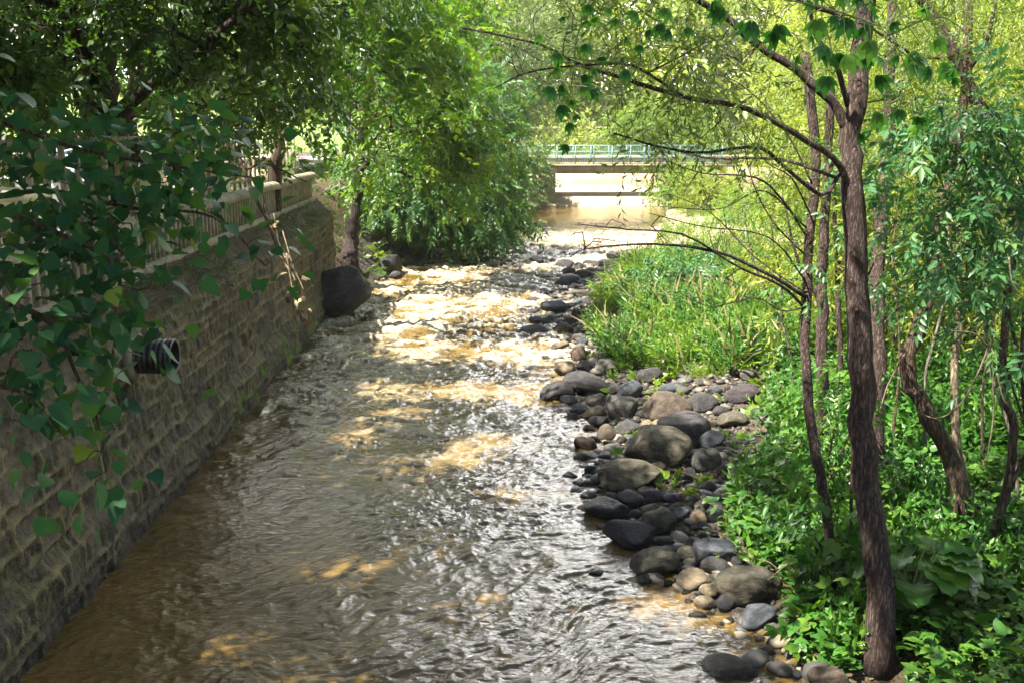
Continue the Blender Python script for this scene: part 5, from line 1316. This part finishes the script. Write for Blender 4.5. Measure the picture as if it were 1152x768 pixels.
climber('hanging_vine', 'pale bare vine looping between the stems at the right', 'vine', [[(1020, 395, 8.5), (1000, 430, 8.5), (990, 460, 8.4)], [(1112, 390, 7.5), (1100, 420, 7.5), (1080, 455, 7.6), (1055, 470, 7.8), (1030, 462, 8.0)], [(1112, 390, 7.5), (1095, 375, 7.4), (1070, 372, 7.4)], [(1115, 410, 7.5), (1118, 460, 7.5), (1110, 520, 7.5)], [(1122, 420, 7.5), (1130, 450, 7.5), (1150, 470, 7.5)], [(1135, 290, 7.2), (1140, 320, 7.2), (1160, 345, 7.2)]], .008, 'vine_dry', n=0, seed=8)

TH = [([(1000, 530), (1012, 400, .2), (1005, 280, .5), (1020, 170, .8)], 'thin dark stem between the thick trunk and the sinuous trunk'), ([(1045, 540), (1040, 430, .3), (1062, 330, .6), (1050, 220, .9), (1072, 120, 1.1)], 'thin brown stem rising just behind the sinuous trunk'),
      ([(1110, 560), (1105, 450, .3), (1120, 340, .5), (1112, 250, .8)], 'thin upright stem right of the pale barked trunk'), ([(1148, 600), (1140, 500, .2), (1115, 420, .5), (1100, 330, .9), (1060, 250, 1.2)], 'thin stem slanting up to the left near the right edge'),
      ([(872, 420), (880, 330, .2), (868, 250, .4), (885, 150, .8)], 'thin stem at the right end of the meadow'), ([(893, 450), (885, 380, .1), (850, 300, .4), (835, 230, .6)], 'thin bare stem bending left over the meadow'),
      ([(962, 470), (985, 380, .2), (1030, 330, .4), (1085, 300, .6)], 'thin bare branch slanting right across the gap behind the thick trunk')]
for k, (px_s, lab) in enumerate(TH):
    x1, y1 = px_s[-1][:2]; d1 = px_s[-1][2]
    stem_tree('bank_sapling', lab, px_s, .020, .008, 171 + k, bark=['bark_brown', 'bark_grey'][k % 2], blobs=[(x1, y1, d1, 45, 45, 10), ((x1 + px_s[-2][0]) / 2, (y1 + px_s[-2][1]) / 2, d1 - .2, 50, 40, 6)], style=dict(RW, size=.2, per=5))

# willows filling the right background
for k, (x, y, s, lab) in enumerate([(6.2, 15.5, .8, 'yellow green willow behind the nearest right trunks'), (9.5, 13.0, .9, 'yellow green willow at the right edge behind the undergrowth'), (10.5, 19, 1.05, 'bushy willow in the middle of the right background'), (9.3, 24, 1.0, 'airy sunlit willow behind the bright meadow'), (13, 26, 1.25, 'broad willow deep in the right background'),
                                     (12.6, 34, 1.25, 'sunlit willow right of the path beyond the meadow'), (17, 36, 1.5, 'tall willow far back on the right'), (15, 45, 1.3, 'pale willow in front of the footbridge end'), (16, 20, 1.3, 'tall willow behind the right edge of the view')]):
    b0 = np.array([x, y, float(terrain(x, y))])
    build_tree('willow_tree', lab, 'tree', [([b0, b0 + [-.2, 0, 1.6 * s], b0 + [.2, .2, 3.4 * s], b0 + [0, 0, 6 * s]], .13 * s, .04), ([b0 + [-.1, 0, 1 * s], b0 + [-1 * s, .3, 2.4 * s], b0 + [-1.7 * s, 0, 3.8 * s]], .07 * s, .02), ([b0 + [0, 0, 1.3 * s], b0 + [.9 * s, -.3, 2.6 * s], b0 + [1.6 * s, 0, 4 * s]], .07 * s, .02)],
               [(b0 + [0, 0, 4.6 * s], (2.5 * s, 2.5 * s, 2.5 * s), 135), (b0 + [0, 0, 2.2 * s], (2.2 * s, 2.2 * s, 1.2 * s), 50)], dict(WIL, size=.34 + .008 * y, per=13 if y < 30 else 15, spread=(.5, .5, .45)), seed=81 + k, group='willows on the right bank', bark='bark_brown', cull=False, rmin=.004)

# --- beyond the bridge
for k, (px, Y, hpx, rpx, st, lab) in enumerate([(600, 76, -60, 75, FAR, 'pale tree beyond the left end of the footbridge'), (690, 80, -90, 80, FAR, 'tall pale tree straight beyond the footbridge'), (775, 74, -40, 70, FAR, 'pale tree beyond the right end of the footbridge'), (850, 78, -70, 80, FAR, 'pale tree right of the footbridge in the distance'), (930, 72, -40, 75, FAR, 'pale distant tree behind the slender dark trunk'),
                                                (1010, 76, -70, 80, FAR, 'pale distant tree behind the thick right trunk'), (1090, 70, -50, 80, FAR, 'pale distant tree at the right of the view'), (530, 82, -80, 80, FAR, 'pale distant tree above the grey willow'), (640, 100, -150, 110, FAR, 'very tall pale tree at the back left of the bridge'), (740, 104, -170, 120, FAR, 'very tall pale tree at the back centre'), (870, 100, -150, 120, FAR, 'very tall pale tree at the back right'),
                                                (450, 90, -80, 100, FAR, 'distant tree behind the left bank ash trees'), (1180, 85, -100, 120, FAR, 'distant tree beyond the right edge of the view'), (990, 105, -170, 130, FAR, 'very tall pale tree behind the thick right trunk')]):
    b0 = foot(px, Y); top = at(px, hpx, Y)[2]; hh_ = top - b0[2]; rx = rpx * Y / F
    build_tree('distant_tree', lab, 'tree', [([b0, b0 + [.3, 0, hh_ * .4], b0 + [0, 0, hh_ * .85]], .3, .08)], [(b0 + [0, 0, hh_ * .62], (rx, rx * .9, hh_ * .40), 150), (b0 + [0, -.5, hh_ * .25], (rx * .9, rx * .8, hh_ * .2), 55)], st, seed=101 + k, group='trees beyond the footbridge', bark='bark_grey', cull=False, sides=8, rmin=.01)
for k, (px, py, Y, rx, ry, n, lab, mat) in enumerate([(730, 150, 67.5, 48, 34, 130, 'bright yellow green tree behind the bridge railing', 'leaf_bright'), (772, 212, 54.6, 30, 22, 80, 'bright green shrub hanging over the right end of the footbridge', 'leaf_bright'), (800, 225, 50, 32, 26, 60, 'leafy shrub on the bank below the right bridge end', 'leaf_willow'), (590, 190, 55.5, 26, 16, 40, 'grey green shrub at the left end of the footbridge', 'leaf_grey'), (645, 160, 69, 50, 22, 50, 'low pale shrub in front of the pinkish building', 'leaf_far'), (850, 240, 46, 40, 30, 60, 'sunlit bush on the bank right of the far pool', 'leaf_bright'), (780, 160, 66.8, 26, 30, 40, 'round bright bush right behind the bridge railing', 'leaf_bright')]):
    c_ = at(px, py, Y); b0 = np.array([c_[0] + (.6 if k == 1 else 0), Y, max(float(terrain(c_[0], Y)), 0)])
    build_tree('leafy_shrub', lab, 'shrub', [([b0, (b0 + c_) / 2, c_], .07, .03)], [B(px, py, Y, rx, ry, n)], dict(BRI, mat=mat, size=.5, per=18, spread=(.42, .42, .36)), seed=131 + k, group='shrubs around the footbridge', cull=False, sides=8, start=.1)

# --- hanging creeper leaves at the top
pal = [(640, 15, 4.8), (652, 42, 4.8), (628, 48, 4.8), (672, 50, 4.8), (640, 68, 4.8), (640, 92, 4.8), (655, 70, 4.8), (690, 12, 5), (712, 18, 5), (728, 36, 5), (745, 30, 5), (700, 30, 5), (640, 130, 4.8), (648, 126, 4.8), (635, 108, 4.8), (660, 90, 4.8), (690, 62, 5), (720, 10, 5), (668, 20, 4.9)]
top = [(820, -5, 4.4), (835, 8, 4.4), (890, 10, 4.6), (905, 28, 4.6), (880, 22, 4.6), (925, 15, 4.6), (935, 40, 4.7), (950, 45, 4.7), (975, 30, 4.7), (1000, 20, 4.8), (1010, 60, 4.8), (985, 60, 4.8), (1015, 75, 4.8), (990, 72, 4.8), (1040, 5, 4.8), (1000, 118, 5), (1030, 125, 5), (1060, 112, 5), (960, 15, 4.7), (930, 65, 4.7), (1040, 40, 4.8), (890, -10, 4.5), (955, -8, 4.6), (1090, 60, 4.9)]
for pts_, lab, stems, sz in ((pal, 'thin creeper strand of dark five fingered leaves dangling at the top centre', [[(700, -40, 4.9), (665, 0, 4.85), (650, 40, 4.8), (645, 80, 4.8), (638, 128, 4.8)], [(760, -40, 5), (735, 0, 5), (720, 25, 5)]], .11),
                             (top, 'large five fingered leaves hanging in front of the thick trunk at the top', [[(800, -30, 4.4), (860, -5, 4.5), (930, 10, 4.6), (1000, 40, 4.8), (1030, 110, 5)], [(1000, 40, 4.8), (1060, 20, 4.8), (1110, 60, 4.9)]], .15)):
    rng = np.random.default_rng(len(pts_))
    ln = [pl(L) for L in stems]; root = thing('creeper', ln[0][0], lab, 'vine')
    for k, L in enumerate(ln): limb_mesh('stem', L, .005, .0025, M['stem_green'], root, rings=20, sides=5, seed=k)
    pts_ = pts_ + [(x + rng.uniform(-40, 40), y + rng.uniform(-30, 28), Y + rng.uniform(-.3, .3)) for x, y, Y in pts_]; allp = np.concatenate([spline(L, 40) for L in ln]); P = np.array([at(*p) for p in pts_]); P = P + rng.normal(0, .015, P.shape)
    near = allp[np.linalg.norm(P[:, None] - allp[None], axis=2).argmin(1)]
    k = len(P); tw = twig_arrays(near, P, np.full(k, .003), np.full(k, .002), .05, rng, sides=4)
    D = norm(P - near) * .5 + rng.normal(0, .4, (k, 3)) + [0, -.1, -.7]
    leaf_mesh('leaves', [scatter('palm', P, D, rng.normal(0, .3, (k, 3)) + [0, -.5, .8], sz * rng.uniform(.6, 1.2, k), rng.uniform(0, 1, k))], M['leaf_palm'], root, tw, M['stem_green'], smooth=True)

# --- elder bushes and saplings of the right bank
ELD = dict(tpl=['elder', 'ash'], mat='leaf_elder', per=4, size=.25, spread=(.13, .13, .11), droop=.35)
def bush(name, label, cat, basepx, stems, blobs, style, seed, rmin=.002, bark='bark_brown', r=.02):
    f_ = gt(*basepx); Yb = f_[1]
    ls = [([f_] + [at(x, y, Yb + dy) for x, y, dy in S], r, r * .3) for S in stems]
    return build_tree(name, label, cat, ls, [B(x, y, Yb + dy, rx, ry, n, .35) for x, y, dy, rx, ry, n in blobs], style, seed=seed, rmin=rmin, bark=bark, flare=.1, cull=False, start=.3, sides=8, limb_names=['trunk'] + ['branch'] * (len(ls) - 1))
bush('elder_bush', 'blue green elder bush filling the upper right edge in front of the trunks', 'shrub', (1175, 640), [[(1160, 480, -.3), (1130, 330, -.6), (1100, 220, -.8), (1070, 150, -.8)], [(1150, 420, -.3), (1160, 250, -.5), (1130, 160, -.7), (1110, 120, -.8)], [(1165, 520, -.3), (1130, 400, -.6), (1135, 330, -.8)]],
     [(1100, 140, -.7, 50, 28, 15), (1060, 160, -.7, 40, 25, 8), (1030, 125, -.6, 35, 22, 6), (1125, 190, -.7, 40, 35, 14), (1090, 210, -.7, 40, 30, 10), (1110, 260, -.7, 50, 30, 14), (1050, 270, -.7, 30, 30, 7), (1130, 310, -.6, 30, 30, 8), (1075, 310, -.7, 40, 22, 7), (1140, 130, -.6, 25, 25, 7), (1138, 390, -.8, 22, 18, 5), (1000, 185, -.4, 35, 25, 5), (1010, 235, -.4, 35, 25, 5)], ELD, 151)
bush('elder_sapling', 'young leafy sapling around the foot of the thin leaning stem', 'sapling', (935, 600), [[(930, 540, 0), (940, 470, 0), (945, 420, 0)], [(925, 560, 0), (960, 480, -.1), (975, 440, -.1)]], [(930, 440, 0, 40, 22, 9), (965, 430, -.1, 22, 18, 5), (945, 480, 0, 35, 22, 7), (920, 500, 0, 30, 20, 6), (950, 530, 0, 30, 20, 6), (935, 555, -.1, 40, 25, 7), (915, 470, 0, 25, 16, 4)], dict(ELD, mat='leaf_under', size=.22), 152)
bush('elder_sapling', 'pinnate leaved sprigs growing from the middle of the thick trunk', 'sapling', (960, 640), [[(958, 560, -.15), (962, 400, -.2), (975, 320, -.2), (985, 290, -.2)]], [(975, 320, -.2, 30, 18, 5), (965, 200, -.1, 16, 40, 5), (920, 305, 0, 35, 15, 4), (985, 300, -.2, 20, 20, 3), (955, 250, -.1, 14, 22, 3), (1010, 330, -.1, 30, 20, 4)], dict(ELD, size=.2), 153)
bush('elder_sapling', 'broad leaved sapling with light leaves against the thick trunk foot', 'sapling', (945, 690), [[(945, 650, 0), (955, 600, 0), (960, 570, 0)]], [(955, 605, -.1, 25, 18, 6), (945, 640, -.1, 25, 14, 5), (950, 570, 0, 30, 14, 5)], dict(ELD, tpl=['trifol', 'elder'], mat='leaf_under', size=.22), 154)
bush('bramble', 'light green bramble sprays leaning over the lower waterline corner', 'shrub', (935, 720), [[(930, 700, 0), (910, 700, -.1), (890, 715, -.1)], [(930, 700, 0), (935, 705, -.1), (950, 720, -.1)]], [(905, 720, -.1, 28, 16, 9), (930, 735, -.1, 26, 16, 9), (950, 705, 0, 25, 15, 7), (925, 700, 0, 25, 12, 6)], dict(tpl=['trifol'], mat='leaf_under', per=6, size=.20, spread=(.1, .1, .07), droop=.2), 155)
bush('meadow_shrub', 'dark bluish leafy shrub at the back of the bright meadow', 'shrub', (770, 335), [[(770, 310, 0), (765, 290, 0)]], [(770, 308, 0, 36, 16, 26), (735, 318, -.3, 22, 14, 12)], dict(ELD, per=9, size=.36, spread=(.25, .25, .2)), 181)
bush('meadow_shrub', 'yellow green sunlit shrub where the meadow meets the path', 'shrub', (862, 345), [[(862, 320, 0), (860, 300, 0)]], [(862, 322, 0, 30, 22, 26), (880, 350, -.3, 24, 16, 14)], dict(WIL, per=9, size=.34, spread=(.25, .25, .2)), 182)
# plant with huge leaves
f0 = gt(1018, 715); root = thing('butterbur', f0, 'large butterbur plant with huge ruffled leaves in the right undergrowth', 'plant')
tu = np.linspace(0, 1, 12); tv = np.linspace(-1, 1, 11)
TU, TV = np.meshgrid(tu, tv, indexing='ij'); wd = .40 * np.sin(np.pi * np.clip(TU * .93 + .07, 0, 1)) ** .6
lx = .15 + TU * .85; ly = TV * wd; lz = -.38 * TU ** 2.2 + .10 * np.abs(TV) ** 1.3 * wd * 2 + .055 * np.sin(TU * 23 + np.abs(TV) * 2) * np.abs(TV) ** 1.5
lv = np.stack([lx, ly, lz], -1).reshape(-1, 3); ii = (np.arange(11)[:, None] * 11 + np.arange(10)[None]).ravel()
lt = np.concatenate([np.stack([ii, ii + 11, ii + 12], -1), np.stack([ii, ii + 12, ii + 1], -1)])
rng = np.random.default_rng(4)
for k in range(26):
    a_ = rng.uniform(0, 6.28); el_ = rng.uniform(.2, .9); hz = rng.uniform(.40, .78)
    base = f0 + np.array([math.cos(a_) * .12, math.sin(a_) * .12, hz]); d_ = np.array([[math.cos(a_), math.sin(a_), el_ * .5]])
    v, t, to = scatter((lv, lt), base[None], d_, np.array([[0, 0, 1.0]]) + rng.normal(0, .12, (1, 3)), [rng.uniform(.26, .46)], np.array([rng.uniform(.3, .8)]))
    o = add_mesh('leaf', v, t, M['leaf_under'], root, smooth=True, fattr={'tone': to})
    limb_mesh('stalk', [f0, (f0 + base) / 2 + [0, 0, .05], base + d_[0] * .08], .012, .008, M['stem_green'], root, rings=8, sides=6, seed=k)

# --- ground plants as masses
def ground_pts(n, x0, x1, y0, y1, keep, rng=RNG):
    XY = np.stack([rng.uniform(x0, x1, n), rng.uniform(y0, y1, n)], 1)
    P = np.column_stack([XY, terrain(XY[:, 0], XY[:, 1])]); qx, qy, _ = proj(P)
    dE_ = P[:, 0] - np.interp(P[:, 1], EY, EX)
    return P[keep(P, qx, qy, dE_)]
def plants(name, label, P, tpl, size, mat, up, flat, seed, droop=0, tonek=.5, zlift=(0, 0), cat='plants', tone0=(0, 1)):
    rng = np.random.default_rng(seed); n = len(P)
    a_ = rng.uniform(0, 6.28, n)
    D = np.stack([np.cos(a_), np.sin(a_), np.full(n, up) + rng.normal(0, .25, n)], 1); D[:, 2] -= droop
    U = rng.normal(0, .35, (n, 3)) + [0, 0, flat]
    patch = fbm(P[:, 0] * 1.3, P[:, 1] * 1.3, seed, 3)
    tone = np.clip(tonek * (patch * 1.6 - .3) + (1 - tonek) * rng.uniform(0, 1, n), 0, 1); tone = tone0[0] + tone * (tone0[1] - tone0[0])
    Q = P + np.array([0, 0, 1.0]) * rng.uniform(zlift[0], zlift[1], n)[:, None] * (.5 + patch)[:, None]
    w = rng.integers(0, len(tpl), n); S = np.asarray(size)[0] + (size[1] - size[0]) * rng.uniform(0, 1, n) ** 1.3
    bat = [scatter(t, Q[w == k], D[w == k], U[w == k], S[w == k], tone[w == k]) for k, t in enumerate(tpl) if (w == k).any()]
    o = leaf_mesh(name, bat, M[mat]); tag(o, label, cat, kind='stuff'); return o
edge = lambda qy: np.interp(qy, [420, 480, 520, 560, 600, 640, 680, 720, 768], [888, 876, 862, 832, 812, 855, 895, 905, 900])
ug = lambda P, qx, qy, d: (d > .5) & (qx > edge(qy) + RNG.normal(0, 12, len(qx))) & (qx < 1400) & ~((np.abs(qx - 990) < 34) & (P[:, 1] < Y0 + .15))
P = ground_pts(60000, 1.5, 13, 5.5, 19, ug)
plants('undergrowth', 'dense low leafy undergrowth covering the right bank', P[:34000], ['trifol', 'trifol', 'oval'], (.07, .19), 'leaf_under', .25, 1.0, 161, zlift=(.04, .42))
P = ground_pts(12000, 1.5, 13, 5.5, 19, lambda P, qx, qy, d: ug(P, qx, qy, d) & (fbm(P[:, 0] * .8, P[:, 1] * .8, 99, 2) > .47))
plants('tall_weeds', 'taller leafy weeds rising out of the undergrowth', P[:2600], ['forb', 'forb2'], (.4, .8), 'leaf_under', 2.4, .3, 162)
mp_ = [(668, 385), (690, 408), (745, 422), (800, 428), (845, 420), (905, 436), (930, 400), (930, 300), (840, 292), (740, 292), (702, 302), (676, 345)]
def inm(P, qx, qy, d): return np.array([inpoly(a, b, mp_) for a, b in zip(qx, qy)]) & (d > .35) & (fbm(P[:, 0] * 1.1, P[:, 1] * .55, 91, 3) > .40 + .10 * RNG.uniform(-1, 1, len(qx)))
P = ground_pts(60000, .5, 11, 16, 40, inm)
plants('meadow_grass', 'tall bright meadow grass on the gravel bar', P[:3600], ['blade2', 'blade', 'blade2'], (.20, .95), 'grass', 1.4, .2, 163, cat='grass')
plants('meadow_weeds', 'bright green leafy weeds among the meadow grass', P[3600:18000], ['feather', 'fern', 'forb2', 'fine'], (.18, .75), 'leaf_bright', 1.25, .3, 164)
P2 = ground_pts(40000, .5, 11, 16, 40, lambda P, qx, qy, d: inm(P, qx, qy, d) & (fbm(P[:, 0] * .9, P[:, 1] * .6, 77, 2) > .54))
plants('broad_weeds', 'darker broad leaved weeds in patches of the meadow', P2[:1500], ['forb2', 'feather2'], (.35, .95), 'leaf_under', 1.4, .6, 168)
plants('dead_stalks', 'dry straw coloured stalks standing in the meadow', P2[1500:2200], ['blade', 'blade2'], (.4, 1.0), 'leaf_dry', 2.6, .2, 169)
P = ground_pts(40000, 3, 26, 19, 62, lambda P, qx, qy, d: (d > 1.2) & (qx > np.where(qy > 300, 860, 740)) & (fbm(P[:, 0] * .35, P[:, 1] * .35, 55, 3) > .44))
plants('bank_grass', 'sunlit grass patches on the far right bank', P[:16000], ['blade', 'blade2', 'forb'], (.25, .6), 'grass', 2.0, .2, 165, cat='grass', tone0=(.3, 1))
P = ground_pts(30000, -9, 1.5, WALL_END, 44, lambda P, qx, qy, d: (P[:, 2] > .15) & (d < 0))
plants('bank_weeds', 'shaded plants on the left bank under the ash trees', P[:1300], ['forb', 'trifol', 'fern'], (.25, .55), 'leaf_canopy', 1.0, .6, 166)
P = ground_pts(3000, 1.0, 5, 8, 20, lambda P, qx, qy, d: (d > .5) & (qx < edge(qy)) & (fbm(P[:, 0] * 2, P[:, 1] * 2, 44, 2) > .56))
plants('gravel_weeds', 'small weeds sprouting between the gravel bar stones', P[:260], ['forb', 'trifol'], (.12, .3), 'leaf_bright', 1.6, .5, 167)
f0 = gt(736, 452); root = thing('seedling', f0, 'small yellow green seedling beside the tan overhanging boulder', 'plant')
P = np.array([f0 + [0, 0, .1 * k] for k in range(1, 5)]); 
leaf_mesh('leaves', [scatter('forb2', np.array([f0, f0 + [.03, .02, 0]]), np.array([[0, .1, 1.0], [.3, .1, 1.0]]), np.array([[1.0, 0, 0], [1.0, 0, 0]]), [.42, .3], np.array([1.0, .9]))], M['leaf_bright'], root)
limb_mesh('stem', [f0, f0 + [0, .02, .2], f0 + [0, .04, .42]], .006, .003, M['stem_green'], root, rings=8, sides=5)
